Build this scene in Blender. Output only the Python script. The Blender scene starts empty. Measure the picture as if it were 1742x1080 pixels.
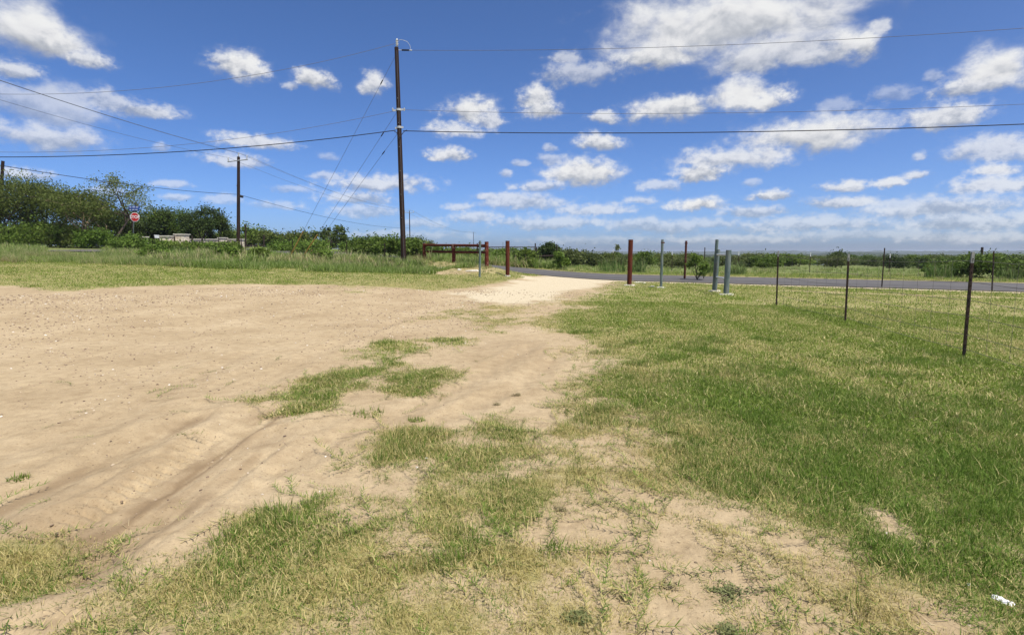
import bpy, bmesh, math, random
import numpy as np
from mathutils import Vector, Matrix

# ------------------------------------------------------------------ scene, camera, sky, sun, exposure
sc = bpy.context.scene
col = sc.collection
R = math.radians
FPX, CX, CY = 950.0, 871.0, 540.0          # photograph: 1742 x 1080
PITCH = R(6.6)
EYE = 1.55
cam_d = bpy.data.cameras.new('camera')
cam_d.sensor_width = 36.0
cam_d.lens = 36.0 * FPX / 1742.0
cam_d.clip_start = 0.05
cam_d.clip_end = 30000.0
cam = bpy.data.objects.new('camera', cam_d)
col.objects.link(cam)
cam.location = (0, 0, EYE)
cam.rotation_euler = (math.pi / 2 - PITCH, 0, 0)
sc.camera = cam

SUN_AZ, SUN_EL = R(136.0), R(64.0)         # to the right and a little behind the camera, high
world = bpy.data.worlds.new('World')
sc.world = world
world.use_nodes = True
wn, wl = world.node_tree.nodes, world.node_tree.links
wn.clear()
wo = wn.new('ShaderNodeOutputWorld')
bg = wn.new('ShaderNodeBackground')
sky = wn.new('ShaderNodeTexSky')
sky.sky_type = 'NISHITA'
sky.sun_disc = False
sky.sun_elevation = SUN_EL
sky.sun_rotation = SUN_AZ
sky.altitude = 0.0
sky.air_density = 0.45
sky.dust_density = 1.5
sky.ozone_density = 6.0
hs = wn.new('ShaderNodeHueSaturation')
hs.inputs['Saturation'].default_value = 1.13
hs.inputs['Hue'].default_value = 0.503
hs.inputs['Value'].default_value = 1.0
bg.inputs['Strength'].default_value = 0.148
wl.new(sky.outputs[0], hs.inputs['Color'])
wl.new(hs.outputs[0], bg.inputs['Color'])
wl.new(bg.outputs[0], wo.inputs['Surface'])

sun_d = bpy.data.lights.new('sun', 'SUN')
sun_d.energy = 4.3
sun_d.angle = R(0.55)
sun_d.color = (1.0, 0.955, 0.88)
sun = bpy.data.objects.new('sun', sun_d)
col.objects.link(sun)
sd = Vector((math.sin(SUN_AZ) * math.cos(SUN_EL), math.cos(SUN_AZ) * math.cos(SUN_EL), math.sin(SUN_EL)))
sun.rotation_euler = sd.to_track_quat('Z', 'Y').to_euler()
sun.location = (0, 0, 60)

vs = sc.view_settings
vs.view_transform = 'Standard'
vs.look = 'None'
vs.gamma = 1.0
vs.exposure = 0.42
vs.use_curve_mapping = False
sc.cycles.use_denoising = True
sc.cycles.use_light_tree = False
sc.cycles.max_bounces = 4
sc.cycles.diffuse_bounces = 2
sc.cycles.transmission_bounces = 4
sc.cycles.transparent_max_bounces = 8
sc.cycles.caustics_reflective = False
sc.cycles.caustics_refractive = False

rng = np.random.default_rng(7)
random.seed(7)

# ------------------------------------------------------------------ numeric helpers
def sstep(a, b, x):
    t = np.clip((x - a) / (b - a), 0, 1)
    return t * t * (3 - 2 * t)

def _hash(ix, iy, seed):
    h = (ix.astype(np.int64) * 374761393 + iy.astype(np.int64) * 668265263 + seed * 2147483647) & 0xffffffff
    h = ((h ^ (h >> 13)) * 1274126177) & 0xffffffff
    h = h ^ (h >> 16)
    return (h & 0xffff) / 65535.0

def vnoise(x, y, seed=0):
    ix, iy = np.floor(x), np.floor(y)
    fx, fy = x - ix, y - iy
    fx, fy = fx * fx * (3 - 2 * fx), fy * fy * (3 - 2 * fy)
    a, b = _hash(ix, iy, seed), _hash(ix + 1, iy, seed)
    c, d = _hash(ix, iy + 1, seed), _hash(ix + 1, iy + 1, seed)
    return (a * (1 - fx) + b * fx) * (1 - fy) + (c * (1 - fx) + d * fx) * fy

def fbm(x, y, seed=0, octs=4, gain=0.5):
    v, amp, tot = 0.0, 1.0, 0.0
    for i in range(octs):
        v = v + amp * vnoise(x * 2.03 ** i + 17.3 * i, y * 2.03 ** i - 9.1 * i, seed + i)
        tot += amp
        amp *= gain
    return v / tot

def seg_dist(X, Y, p, q):
    """distance to the segment p-q and position along it (0..1)"""
    dx, dy = q[0] - p[0], q[1] - p[1]
    t = np.clip(((X - p[0]) * dx + (Y - p[1]) * dy) / (dx * dx + dy * dy + 1e-9), 0, 1)
    return np.hypot(X - p[0] - t * dx, Y - p[1] - t * dy), t

# ------------------------------------------------------------------ terrain
BANK = ((-1.6, 31.2), (-5.8, 36.5))
def terrain(X, Y):
    X, Y = np.asarray(X, float), np.asarray(Y, float)
    r = np.hypot(X, Y)
    phi = np.degrees(np.arctan2(X, Y))
    phi = np.where(phi < -100, -100, phi)
    A = 0.037 * sstep(12.0, -16.0, phi)
    cap = 30 + 36 * sstep(-6.0, -24.0, phi)
    rise = np.maximum(r - 12, 0)
    rise = rise ** 2 / (rise + 2.0)                      # soft foot of the slope
    rise = cap * (1 - np.exp(-(rise / cap) ** 3)) ** (1 / 3.0)
    back = sstep(-85, -60, phi)
    z = A * rise * 1.08 * back
    z = z - 0.012 * np.maximum(r - 55, 0) * sstep(-12, 8, phi) * (r < 700) \
          - 0.012 * 645 * (r >= 700) * sstep(-12, 8, phi)
    d, _ = seg_dist(X, Y, *BANK)
    z = z + 0.42 * np.exp(-(d / 2.0) ** 2)
    return z

def gz(x, y):
    return float(terrain(x, y))

CT, ST = math.cos(PITCH), math.sin(PITCH)
def ray(px, py):
    a, b = (px - CX) / FPX, -(py - CY) / FPX
    return np.array([a, CT + b * ST, -ST + b * CT])

_ts = np.geomspace(1.2, 900, 6000)
def at(px, py):
    """where a line of sight of the photograph meets the ground: a survey point"""
    d = ray(px, py)
    P = d[None] * _ts[:, None]
    dz = EYE + P[:, 2] - terrain(P[:, 0], P[:, 1])
    i = np.argmax(dz < 0)
    if dz[i] >= 0:
        i = len(_ts) - 1
    f = dz[i - 1] / (dz[i - 1] - dz[i] + 1e-12)
    t = _ts[i - 1] + f * (_ts[i] - _ts[i - 1])
    x, y = d[0] * t, d[1] * t
    return Vector((x, y, gz(x, y)))

def pt(px, py, Y):
    """point seen at px,py that stands at depth Y"""
    d = ray(px, py)
    t = Y / d[1]
    return Vector((d[0] * t, Y, EYE + d[2] * t))

def foot(px, Y, py=440):
    p = pt(px, py, Y)
    return Vector((p.x, Y, gz(p.x, Y)))

def W(pxs):
    return np.array([at(*p)[:2] for p in pxs])

def poly_sd(P, X, Y):
    """signed distance to polygon, positive inside"""
    n = len(P)
    d = np.full(X.shape, 1e9)
    inside = np.zeros(X.shape, bool)
    for i in range(n):
        a, b = P[i], P[(i + 1) % n]
        dd, _ = seg_dist(X, Y, a, b)
        d = np.minimum(d, dd)
        cond = ((a[1] > Y) != (b[1] > Y))
        xi = (b[0] - a[0]) * (Y - a[1]) / (b[1] - a[1] + 1e-12) + a[0]
        inside ^= cond & (X < xi)
    return np.where(inside, d, -d)

# ------------------------------------------------------------------ ground cover, surveyed on the ground plane
LAWN = W([(1048, 477), (1000, 497), (950, 522), (908, 545), (925, 568), (985, 588), (1004, 630), (1000, 668), (1010, 690),
          (1085, 700), (1108, 745), (1100, 800), (1140, 850), (1250, 880), (1340, 925), (1450, 985), (1560, 1040), (1650, 1100),
          (1900, 1250), (2600, 900), (2600, 540), (1742, 498), (1500, 490), (1250, 482), (1120, 476)])
BACK = W([(-400, 449), (0, 445), (150, 448), (320, 453), (480, 459), (620, 464), (730, 466), (830, 463), (905, 466), (930, 470), (870, 477), (845, 483),
          (800, 489), (740, 496), (690, 491), (560, 485), (400, 484), (220, 488), (90, 497), (25, 487), (-400, 487)])
PATCHES = [  # polygon, density, dryness offset
    (W([(255, 1100), (330, 965), (420, 885), (520, 832), (560, 800), (620, 785), (645, 745), (735, 738), (790, 765), (810, 722), (855, 706),
        (915, 725), (935, 775), (925, 850), (905, 915), (950, 950), (930, 995), (850, 975), (790, 1000), (800, 1130), (255, 1130)]), 0.85, 0.06),
    (W([(-150, 920), (50, 925), (110, 955), (125, 990), (60, 1040), (-150, 1090)]), 0.85, 0.0),
    (W([(40, 1070), (140, 1015), (250, 985), (320, 960), (330, 1000), (300, 1130), (0, 1140)]), 0.6, 0.05),
    (W([(425, 682), (480, 672), (535, 648), (585, 627), (640, 606), (605, 592), (640, 584), (705, 580), (712, 600), (665, 630), (612, 660), (560, 690), (505, 710), (480, 692)]), 1.0, -0.12),
    (W([(655, 652), (690, 634), (742, 632), (765, 642), (745, 665), (700, 674), (662, 668)]), 1.0, -0.1),
    (W([(742, 580), (775, 577), (800, 583), (790, 590), (750, 588)]), 0.9, -0.2),
    (W([(690, 542), (740, 533), (800, 522), (870, 516), (900, 530), (880, 550), (850, 570), (815, 565), (825, 548), (770, 541), (700, 549)]), 0.65, 0.0),
    (W([(795, 505), (850, 495), (930, 492), (1010, 487), (985, 505), (930, 530), (900, 545), (860, 540), (800, 522)]), 0.32, 0.25),
    (W([(568, 491), (600, 487), (642, 489), (640, 497), (580, 499)]), 0.8, -0.05),
    (W([(935, 722), (1000, 690), (1085, 700), (1100, 722), (1010, 738), (960, 760), (1020, 795), (1100, 800), (1120, 832), (980, 832), (935, 800)]), 0.68, 0.0),
    (W([(905, 890), (960, 860), (1010, 900), (1000, 960), (930, 1000), (900, 960)]), 0.18, 0.1),
    (W([(1110, 850), (1250, 880), (1350, 930), (1500, 1010), (1640, 1110), (1450, 1110), (1300, 990), (1150, 930)]), 0.55, 0.06),
    (W([(640, 940), (760, 990), (900, 985), (1020, 1020), (1000, 1110), (700, 1110)]), 0.62, 0.05),
    (W([(1000, 690), (1090, 700), (1120, 800), (1250, 870), (1400, 930), (1560, 1010), (1700, 1110), (1300, 1130), (1180, 1000), (1090, 930), (1010, 860), (930, 830), (900, 760)]), 0.29, 0.10),
    (W([(930, 560), (1000, 590), (1010, 680), (940, 690), (980, 640), (950, 600)]), 0.30, 0.1),
    (W([(880, 920), (1000, 900), (1100, 1000), (1060, 1110), (880, 1110)]), 0.30, 0.1),
    (W([(20, 930), (200, 880), (330, 850), (250, 960), (120, 1010)]), 0.14, 0.0),
    (W([(530, 790), (600, 775), (640, 800), (560, 830), (470, 860), (420, 880)]), 0.45, -0.05),
]
BARE = [W([(1470, 865), (1520, 880), (1590, 930), (1560, 938), (1490, 905)]),
        W([(545, 868), (600, 850), (640, 865), (600, 885)]), W([(655, 915), (720, 910), (740, 935), (690, 940)]),
        W([(700, 505), (640, 560), (720, 525)])]
GRAVEL = W([(905, 464), (960, 466), (1085, 472), (1035, 478), (1010, 487), (960, 497), (925, 512), (870, 520), (800, 512), (790, 500), (840, 489), (872, 478), (920, 470)])
GREENER = [W([(1420, 790), (1600, 770), (1800, 780), (1800, 960), (1650, 900), (1500, 850)]),  # outlines where dryness is lowered: blades turn greener and darker
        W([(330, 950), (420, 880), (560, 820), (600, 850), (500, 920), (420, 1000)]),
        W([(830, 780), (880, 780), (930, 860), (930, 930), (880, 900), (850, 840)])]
FENCE_LINE = [tuple(at(*p)[:2]) for p in [(1235, 503), (1321, 522), (1438, 549), (1640, 608)]]
_f = np.array(FENCE_LINE)
FENCE_LINE.append(tuple(_f[-1] + (_f[-1] - _f[-2]) * 1.0))
FENCE_LINE.append(tuple(_f[-1] + (_f[-1] - _f[-2]) * 2.0))

# road: a straight country lane, edges surveyed at two stations each
NE = W([(905, 467), (1742, 497)])
FE = W([(905, 457.5), (1742, 482.5)])
RD = (NE[1] - NE[0]); RD = RD / np.linalg.norm(RD)
RN = np.array([-RD[1], RD[0]])
if RN[1] < 0: RN = -RN
RW = float(np.clip(np.mean([(FE[0] - NE[0]) @ RN, (FE[1] - NE[1]) @ RN]), 5.0, 8.0))
R0 = NE[0]
print('ROAD width', RW, 'dir', RD, 'start', R0, 'edges', (FE[0] - NE[0]) @ RN, (FE[1] - NE[1]) @ RN)
def road_uv(X, Y):
    return (X - R0[0]) * RD[0] + (Y - R0[1]) * RD[1], (X - R0[0]) * RN[0] + (Y - R0[1]) * RN[1]

RUTS = [  # (pixel polyline, half width m, depth m, damp)
    ([(-60, 790), (120, 740), (215, 700), (330, 640), (420, 600)], 0.20, 0.016, 0.25),
    ([(-80, 900), (60, 835), (150, 795), (235, 755), (330, 715)], 0.17, 0.030, 0.8),
    ([(80, 960), (180, 900), (285, 835), (400, 745), (455, 705)], 0.24, 0.040, 1.0),
    ([(140, 985), (230, 920), (330, 860), (420, 790), (470, 740)], 0.15, 0.028, 0.75),
    ([(470, 800), (600, 735), (700, 700), (820, 640), (900, 590)], 0.16, 0.018, 0.25),
    ([(600, 770), (700, 730), (790, 700), (900, 650), (960, 600)], 0.14, 0.014, 0.2),
    ([(340, 690), (440, 655), (560, 590), (680, 545)], 0.16, 0.014, 0.15),
]
RUTS = [(W(p), w, d, k) for p, w, d, k in RUTS]

def cover(X, Y):
    """grass cover, dryness, gravel, damp earth for ground points"""
    r = np.hypot(X, Y)
    n1 = fbm(X * 1.1, Y * 1.1, 3, 5, 0.6) - 0.5
    n2 = fbm(X * 4.5, Y * 4.5, 11, 3) - 0.5
    nb = fbm(X * 0.33, Y * 0.33, 23, 3) - 0.5
    g = np.zeros(X.shape)
    dry = 0.30 + 0.75 * n1 + 0.55 * nb + 0.55 * n2
    soft = 0.05 + 0.018 * r
    wob = (n1 * 1.1 + n2 * 0.9) * (0.42 + 0.07 * r)
    s = poly_sd(LAWN, X, Y)
    g = np.maximum(g, 0.95 * sstep(-soft * 1.5 - .12, soft * 3.0 + .35, s + wob * 1.15) * (0.80 + 0.9 * (n1 + 0.2) + 0.4 * n2).clip(0.4, 1))
    dry = dry + 0.10 * sstep(1.2, 0.0, s)
    s = poly_sd(BACK, X, Y)
    g = np.maximum(g, 0.95 * sstep(-soft * 0.6, soft * 0.8, s + wob * 0.35))
    dry = dry + (-0.02 + 0.6 * nb) * (s > -0.5)
    dry = dry - 0.10 * sstep(12, 20, r)
    for P, dens, off in PATCHES:
        lo, hi = P.min(0) - 1.5, P.max(0) + 1.5
        m = (X > lo[0]) & (X < hi[0]) & (Y > lo[1]) & (Y < hi[1])
        if not m.any():
            continue
        s = poly_sd(P, X[m], Y[m])
        sm = soft[m] * 0.9
        k = sstep(-sm * 1.5, sm * 1.6, s + wob[m] * 0.55)
        v = dens * k * np.clip(0.66 + 2.5 * (n1[m] + n2[m] * 0.85), 0.05, 1.1)
        g[m] = np.maximum(g[m], v)
        dry[m] += (off + 0.10) * k
    for P in BARE:
        s = poly_sd(P, X, Y)
        g = g * (1 - 0.85 * sstep(-soft, soft, s + wob * 0.4))
    for P in GREENER:
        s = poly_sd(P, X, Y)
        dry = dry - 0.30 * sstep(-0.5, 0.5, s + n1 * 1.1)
    df = np.full(X.shape, 1e9)
    for a, b in zip(FENCE_LINE[:-1], FENCE_LINE[1:]):
        d, _ = seg_dist(X, Y, a, b)
        df = np.minimum(df, d)
    dry = dry - 0.35 * np.exp(-(df / 0.25) ** 2)
    # mower stripes parallel to the fence
    fd = np.array(FENCE_LINE[2]) - np.array(FENCE_LINE[0]); fd = fd / np.linalg.norm(fd)
    u = (X - FENCE_LINE[0][0]) * -fd[1] + (Y - FENCE_LINE[0][1]) * fd[0]
    dry = dry + 0.10 * np.sin(u * 2 * np.pi / 1.15 + n1 * 2.5) * (poly_sd(LAWN, X, Y) > 0)
    ru, rv = road_uv(X, Y)
    # verge and field beyond the road: rough grass
    far = sstep(RW + 0.3, RW + 1.6, rv + 1.2 * n1)
    g = np.maximum(g, 0.9 * far)
    dry = np.where(rv > RW, dry + 0.35 * np.exp(-((rv - RW - 1.0) / 1.5) ** 2) - 0.12, dry)
    # beyond the mown back lawn: rough ground on the left
    phi = np.degrees(np.arctan2(X, Y))
    g = np.maximum(g, 0.9 * sstep(26, 31, r) * sstep(-6, -9, phi))
    bd, _ = seg_dist(X, Y, *BANK)
    g = np.maximum(g, 0.62 * sstep(3.2, 1.5, bd + 2.0 * n1))
    dry = dry + 0.25 * np.exp(-(bd / 2.0) ** 2)
    # grass between lawn, road and gate (near verge)
    near = (rv < -0.35) & (rv > -7) & (ru > 9)
    g = np.where(near, np.maximum(g, 0.92), g)
    g = g * (1 - sstep(-1.25, -.75, rv + .5 * n1) * (rv < 0.3) * (ru > 6) * 0.97)
    band = np.exp(-((rv + 4.3 + 0.6 * nb) / 0.30) ** 2) * (ru > 14)        # pale worn line along the verge
    g = g * (1 - 0.9 * band)
    s = poly_sd(GRAVEL, X, Y)
    grav = sstep(-0.35, 0.45, s + n1 * 2.2 + n2 * 0.9)
    grav = np.maximum(grav, sstep(-1.1, -.6, rv + .5 * n1) * sstep(.8, .3, rv) * (ru > 3) * 0.9)
    g = g * (1 - 0.93 * sstep(0.3, 0.8, grav))
    damp = np.zeros(X.shape)
    rdir = RUTS[2][0][-1] - RUTS[2][0][0]; rdir = rdir / np.linalg.norm(rdir)
    al, ac = X * rdir[0] + Y * rdir[1], -X * rdir[1] + Y * rdir[0]
    streak = fbm(al * .9 + 3 * n1, ac * 11, 131, 4, .6) - .5
    zone = np.zeros(X.shape)
    dz = np.zeros(X.shape)
    for P, w, dep, dk in RUTS:
        d = np.full(X.shape, 1e9)
        for i in range(len(P) - 1):
            dd, _ = seg_dist(X, Y, P[i], P[i + 1])
            d = np.minimum(d, dd)
        ww = w * (1 + 1.0 * n1) * .8
        zone = np.maximum(zone, np.exp(-(d / (w * 3.2)) ** 2) * min(1, .3 + dk))
        damp = np.maximum(damp, dk * np.exp(-(d / (ww * 1.15)) ** 2) * np.clip(0.7 + 1.5 * n1 + 3.4 * streak + n2, 0, 1))
        dz = dz - dep * np.exp(-(d / ww) ** 2) + dep * 0.75 * np.exp(-((d - ww * 2.1) / (ww * 0.7)) ** 2)
    dz = dz + zone * streak * 0.035
    damp = np.maximum(damp, 0.5 * zone * np.clip(3.5 * streak, 0, 1))
    damp = np.maximum(damp, 0.30 * sstep(0.06, 0.3, nb + 0.5 * n1) * (X < 0.6) * (r < 14))
    return g, np.clip(dry, 0, 1), grav, np.clip(damp, 0, 1), dz, n1, n2

# ------------------------------------------------------------------ mesh helpers
def raw_mesh(name, V, Q, smooth=False):
    """fast mesh from numpy: V (n,3), Q (m,k) faces of equal size"""
    me = bpy.data.meshes.new(name)
    V = np.asarray(V, np.float32); Q = np.asarray(Q, np.int32)
    k = Q.shape[1]
    me.vertices.add(len(V)); me.vertices.foreach_set('co', V.ravel())
    me.loops.add(Q.size); me.loops.foreach_set('vertex_index', Q.ravel())
    me.polygons.add(len(Q))
    me.polygons.foreach_set('loop_start', np.arange(0, Q.size, k, dtype=np.int32))
    me.polygons.foreach_set('loop_total', np.full(len(Q), k, np.int32))
    me.update(calc_edges=True)
    me.validate()
    if smooth:
        me.polygons.foreach_set('use_smooth', np.ones(len(me.polygons), bool))
    return me

class MB:
    def __init__(s):
        s.v, s.f = [], []
    def add(s, vs, fs):
        o = len(s.v)
        s.v += [tuple(v) for v in vs]
        s.f += [tuple(i + o for i in f) for f in fs]
        return s
    def box(s, c, size, rot=None):
        hx, hy, hz = size[0] / 2, size[1] / 2, size[2] / 2
        b = min(hx, hy, hz) * 0.18                       # chamfered along its vertical edges
        ring = [(-hx + b, -hy), (hx - b, -hy), (hx, -hy + b), (hx, hy - b), (hx - b, hy), (-hx + b, hy), (-hx, hy - b), (-hx, -hy + b)]
        pts = [Vector((x, y, -hz)) for x, y in ring] + [Vector((x, y, hz)) for x, y in ring]
        if rot is not None:
            pts = [rot @ p for p in pts]
        pts = [p + Vector(c) for p in pts]
        fs = [(i, (i + 1) % 8, 8 + (i + 1) % 8, 8 + i) for i in range(8)] + [tuple(range(7, -1, -1)), tuple(range(8, 16))]
        return s.add(pts, fs)
    def tube(s, pts, rad, sides=8, cap=True):
        pts = [Vector(p) for p in pts]
        n = len(pts)
        if not hasattr(rad, '__len__'):
            rad = [rad] * n
        vs, fs = [], []
        up = Vector((0.13, 0.21, 0.97)).normalized()
        for i, p in enumerate(pts):
            d = (pts[min(i + 1, n - 1)] - pts[max(i - 1, 0)])
            if d.length < 1e-9: d = Vector((0, 0, 1))
            d.normalize()
            u = d.cross(up)
            if u.length < 0.35: u = d.cross(Vector((0.9, 0.43, 0.05)))
            u.normalize()
            w = d.cross(u)
            for k in range(sides):
                a = 2 * math.pi * k / sides
                vs.append(p + (u * math.cos(a) + w * math.sin(a)) * rad[i])
        for i in range(n - 1):
            for k in range(sides):
                k2 = (k + 1) % sides
                fs.append((i * sides + k, i * sides + k2, (i + 1) * sides + k2, (i + 1) * sides + k))
        if cap:
            fs.append(tuple(range(sides - 1, -1, -1)))
            fs.append(tuple((n - 1) * sides + k for k in range(sides)))
        return s.add(vs, fs)
    def lathe(s, c, prof, sides=12, axis=(0, 0, 1)):
        """prof: list of (radius, height along axis)"""
        q = Vector((0, 0, 1)).rotation_difference(Vector(axis).normalized())
        vs, fs = [], []
        for r_, h_ in prof:
            for k in range(sides):
                a = 2 * math.pi * k / sides
                vs.append(Vector(c) + q @ Vector((r_ * math.cos(a), r_ * math.sin(a), h_)))
        for i in range(len(prof) - 1):
            for k in range(sides):
                k2 = (k + 1) % sides
                fs.append((i * sides + k, i * sides + k2, (i + 1) * sides + k2, (i + 1) * sides + k))
        fs.append(tuple(range(sides - 1, -1, -1)))
        fs.append(tuple((len(prof) - 1) * sides + k for k in range(sides)))
        return s.add(vs, fs)
    def build(s, name, mat, parent=None, origin=(0, 0, 0), smooth=False):
        o = Vector(origin)
        me = bpy.data.meshes.new(name)
        me.from_pydata([tuple(Vector(v) - o) for v in s.v], [], s.f)
        me.update()
        if smooth:
            me.polygons.foreach_set('use_smooth', np.ones(len(me.polygons), bool))
            try: me.set_sharp_from_angle(angle=R(40))
            except Exception: pass
        return link(name, me, mat, parent, o)

def link(name, me, mat, parent=None, origin=None):
    ob = bpy.data.objects.new(name, me)
    col.objects.link(ob)
    if mat is not None and len(me.materials) == 0:
        me.materials.append(mat)
    if parent is not None:
        ob.parent = parent
    elif origin is not None:
        ob.location = origin
    return ob

def tag(o, label=None, cat=None, group=None, kind=None):
    for k, v in (('label', label), ('category', cat), ('group', group), ('kind', kind)):
        if v: o[k] = v
    return o

def thing(name, label, cat, loc, group=None):
    o = bpy.data.objects.new(name, None)
    o.empty_display_size = 0.2
    col.objects.link(o)
    o.location = loc
    return tag(o, label, cat, group)

# ------------------------------------------------------------------ materials
MATS = {}
def nodes(mat):
    return mat.node_tree.nodes, mat.node_tree.links

def mat_new(name):
    m = bpy.data.materials.new(name)
    m.use_nodes = True
    m.node_tree.nodes.clear()
    MATS[name] = m
    return m

def N(nt, typ, **kw):
    n = nt.new(typ)
    for k, v in kw.items():
        setattr(n, k, v)
    return n

def ramp(nt, stops):
    r = nt.new('ShaderNodeValToRGB')
    e = r.color_ramp.elements
    while len(e) < len(stops): e.new(0.5)
    for el, (p, c) in zip(e, stops):
        el.position = p
        el.color = (*c, 1) if len(c) == 3 else c
    return r

def weathered(name, cols, scale=6.0, rough=0.75, bump=0.15, stretch=(1, 1, 1), metal=0.0, detail=6):
    """noise-mixed colours with matching relief"""
    m = mat_new(name); nt, lk = nodes(m)
    out = N(nt, 'ShaderNodeOutputMaterial'); p = N(nt, 'ShaderNodeBsdfPrincipled')
    tc = N(nt, 'ShaderNodeTexCoord'); mp = N(nt, 'ShaderNodeMapping'); mp.inputs['Scale'].default_value = stretch
    oi = N(nt, 'ShaderNodeObjectInfo')
    nz = N(nt, 'ShaderNodeTexNoise'); nz.inputs['Scale'].default_value = scale; nz.inputs['Detail'].default_value = detail; nz.inputs['Roughness'].default_value = 0.65
    n = len(cols)
    cr = ramp(nt, [(0.28 + 0.44 * i / max(n - 1, 1), c) for i, c in enumerate(cols)])
    bp = N(nt, 'ShaderNodeBump'); bp.inputs['Strength'].default_value = bump; bp.inputs['Distance'].default_value = 0.02
    ad = N(nt, 'ShaderNodeVectorMath', operation='ADD')
    lk.new(tc.outputs['Object'], ad.inputs[0]); lk.new(oi.outputs['Random'], ad.inputs[1])
    lk.new(ad.outputs[0], mp.inputs['Vector']); lk.new(mp.outputs[0], nz.inputs['Vector'])
    lk.new(nz.outputs['Fac'], cr.inputs[0]); lk.new(cr.outputs[0], p.inputs['Base Color'])
    lk.new(nz.outputs['Fac'], bp.inputs['Height']); lk.new(bp.outputs[0], p.inputs['Normal'])
    p.inputs['Roughness'].default_value = rough; p.inputs['Metallic'].default_value = metal; p.inputs['Specular IOR Level'].default_value = 0.22
    lk.new(p.outputs[0], out.inputs[0])
    return m

def foliage(name, cols, translucent=0.28, instancer=False, dry=None, scale=0.6, rough=0.55):
    """leaf colour varied leaf by leaf, clump by clump and plant by plant; some light passes through"""
    m = mat_new(name); nt, lk = nodes(m)
    out = N(nt, 'ShaderNodeOutputMaterial')
    geo = N(nt, 'ShaderNodeNewGeometry'); oi = N(nt, 'ShaderNodeObjectInfo')
    nz = N(nt, 'ShaderNodeTexNoise'); nz.inputs['Scale'].default_value = scale; nz.inputs['Detail'].default_value = 2
    tc = N(nt, 'ShaderNodeTexCoord')
    lk.new(tc.outputs['Object'], nz.inputs['Vector'])
    a = N(nt, 'ShaderNodeMath', operation='MULTIPLY_ADD'); a.inputs[1].default_value = 0.45
    lk.new(geo.outputs['Random Per Island'], a.inputs[0])
    b = N(nt, 'ShaderNodeMath', operation='MULTIPLY_ADD'); b.inputs[1].default_value = 0.35
    lk.new(oi.outputs['Random'], b.inputs[0]); lk.new(a.outputs[0], b.inputs[2])
    c = N(nt, 'ShaderNodeMath', operation='MULTIPLY'); c.inputs[1].default_value = 0.55
    lk.new(nz.outputs['Fac'], c.inputs[0]); lk.new(c.outputs[0], a.inputs[2])
    n = len(cols)
    cr = ramp(nt, [(0.2 + 0.75 * i / max(n - 1, 1), k) for i, k in enumerate(cols)])
    lk.new(b.outputs[0], cr.inputs[0])
    colr = cr.outputs[0]
    if instancer:
        at_ = N(nt, 'ShaderNodeAttribute'); at_.attribute_type = 'INSTANCER'; at_.attribute_name = 'dry'
        sh = N(nt, 'ShaderNodeMath', operation='MULTIPLY_ADD'); sh.inputs[1].default_value = 0.9; sh.inputs[2].default_value = -0.45
        lk.new(geo.outputs['Random Per Island'], sh.inputs[0])
        sm = N(nt, 'ShaderNodeMath', operation='ADD'); sm.use_clamp = True
        lk.new(at_.outputs['Fac'], sm.inputs[0]); lk.new(sh.outputs[0], sm.inputs[1])
        mx = N(nt, 'ShaderNodeMix', data_type='RGBA')
        st = N(nt, 'ShaderNodeMapRange'); st.inputs[1].default_value = 0.38; st.inputs[2].default_value = 0.62
        lk.new(sm.outputs[0], st.inputs[0])
        lk.new(st.outputs[0], mx.inputs[0]); lk.new(colr, mx.inputs[6])
        dr = ramp(nt, [(0.0, dry[0]), (1.0, dry[1])])
        lk.new(geo.outputs['Random Per Island'], dr.inputs[0]); lk.new(dr.outputs[0], mx.inputs[7])
        colr = mx.outputs[2]
    df = N(nt, 'ShaderNodeBsdfPrincipled'); df.inputs['Roughness'].default_value = rough
    df.inputs['Specular IOR Level'].default_value = 0.12
    tr = N(nt, 'ShaderNodeBsdfTranslucent'); mxs = N(nt, 'ShaderNodeMixShader'); mxs.inputs[0].default_value = translucent
    lk.new(colr, df.inputs['Base Color']); lk.new(colr, tr.inputs['Color'])
    lk.new(df.outputs[0], mxs.inputs[1]); lk.new(tr.outputs[0], mxs.inputs[2]); lk.new(mxs.outputs[0], out.inputs[0])
    return m

wood = weathered('pole_wood', [(0.011, 0.006, 0.004), (0.027, 0.014, 0.009), (0.052, 0.029, 0.018)], 9, 0.85, 0.5, (1, 1, 0.06))
dark_wood = weathered('dark_wood', [(0.02, 0.014, 0.011), (0.05, 0.035, 0.025)], 9, 0.9, 0.4, (1, 1, 0.15))
rust_red = weathered('rust_red_paint', [(0.026, 0.007, 0.003), (0.066, 0.014, 0.006), (0.098, 0.022, 0.009), (0.085, 0.034, 0.016)], 9, 0.85, 0.3, (1, 1, .18))
rust_red_worn = weathered('worn_red_paint', [(0.04, 0.009, 0.005), (0.09, 0.017, 0.009), (0.115, 0.024, 0.013), (0.42, 0.28, 0.20)], 4, 0.85, 0.25)
rust_dark = weathered('dark_rust', [(0.03, 0.012, 0.008), (0.075, 0.022, 0.014), (0.11, 0.04, 0.025)], 7, 0.8, 0.2)
galv = weathered('grey_green_pipe', [(0.055, 0.085, 0.08), (0.10, 0.14, 0.13), (0.17, 0.20, 0.18), (0.16, 0.10, 0.06)], 8, 0.65, 0.2, (1, 1, .2), metal=0.1)
galv_light = weathered('bare_steel', [(0.38, 0.40, 0.40), (0.58, 0.60, 0.60)], 8, 0.5, 0.1, metal=0.3)
tpost_m = weathered('t_post_paint', [(0.008, 0.008, 0.006), (0.020, 0.014, 0.010), (0.038, 0.022, 0.014), (0.018, 0.02, 0.014)], 5, 0.7, 0.1)
tip_grey = weathered('t_post_grey_tip', [(0.16, 0.17, 0.15), (0.28, 0.28, 0.25)], 10, 0.7)
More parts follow.
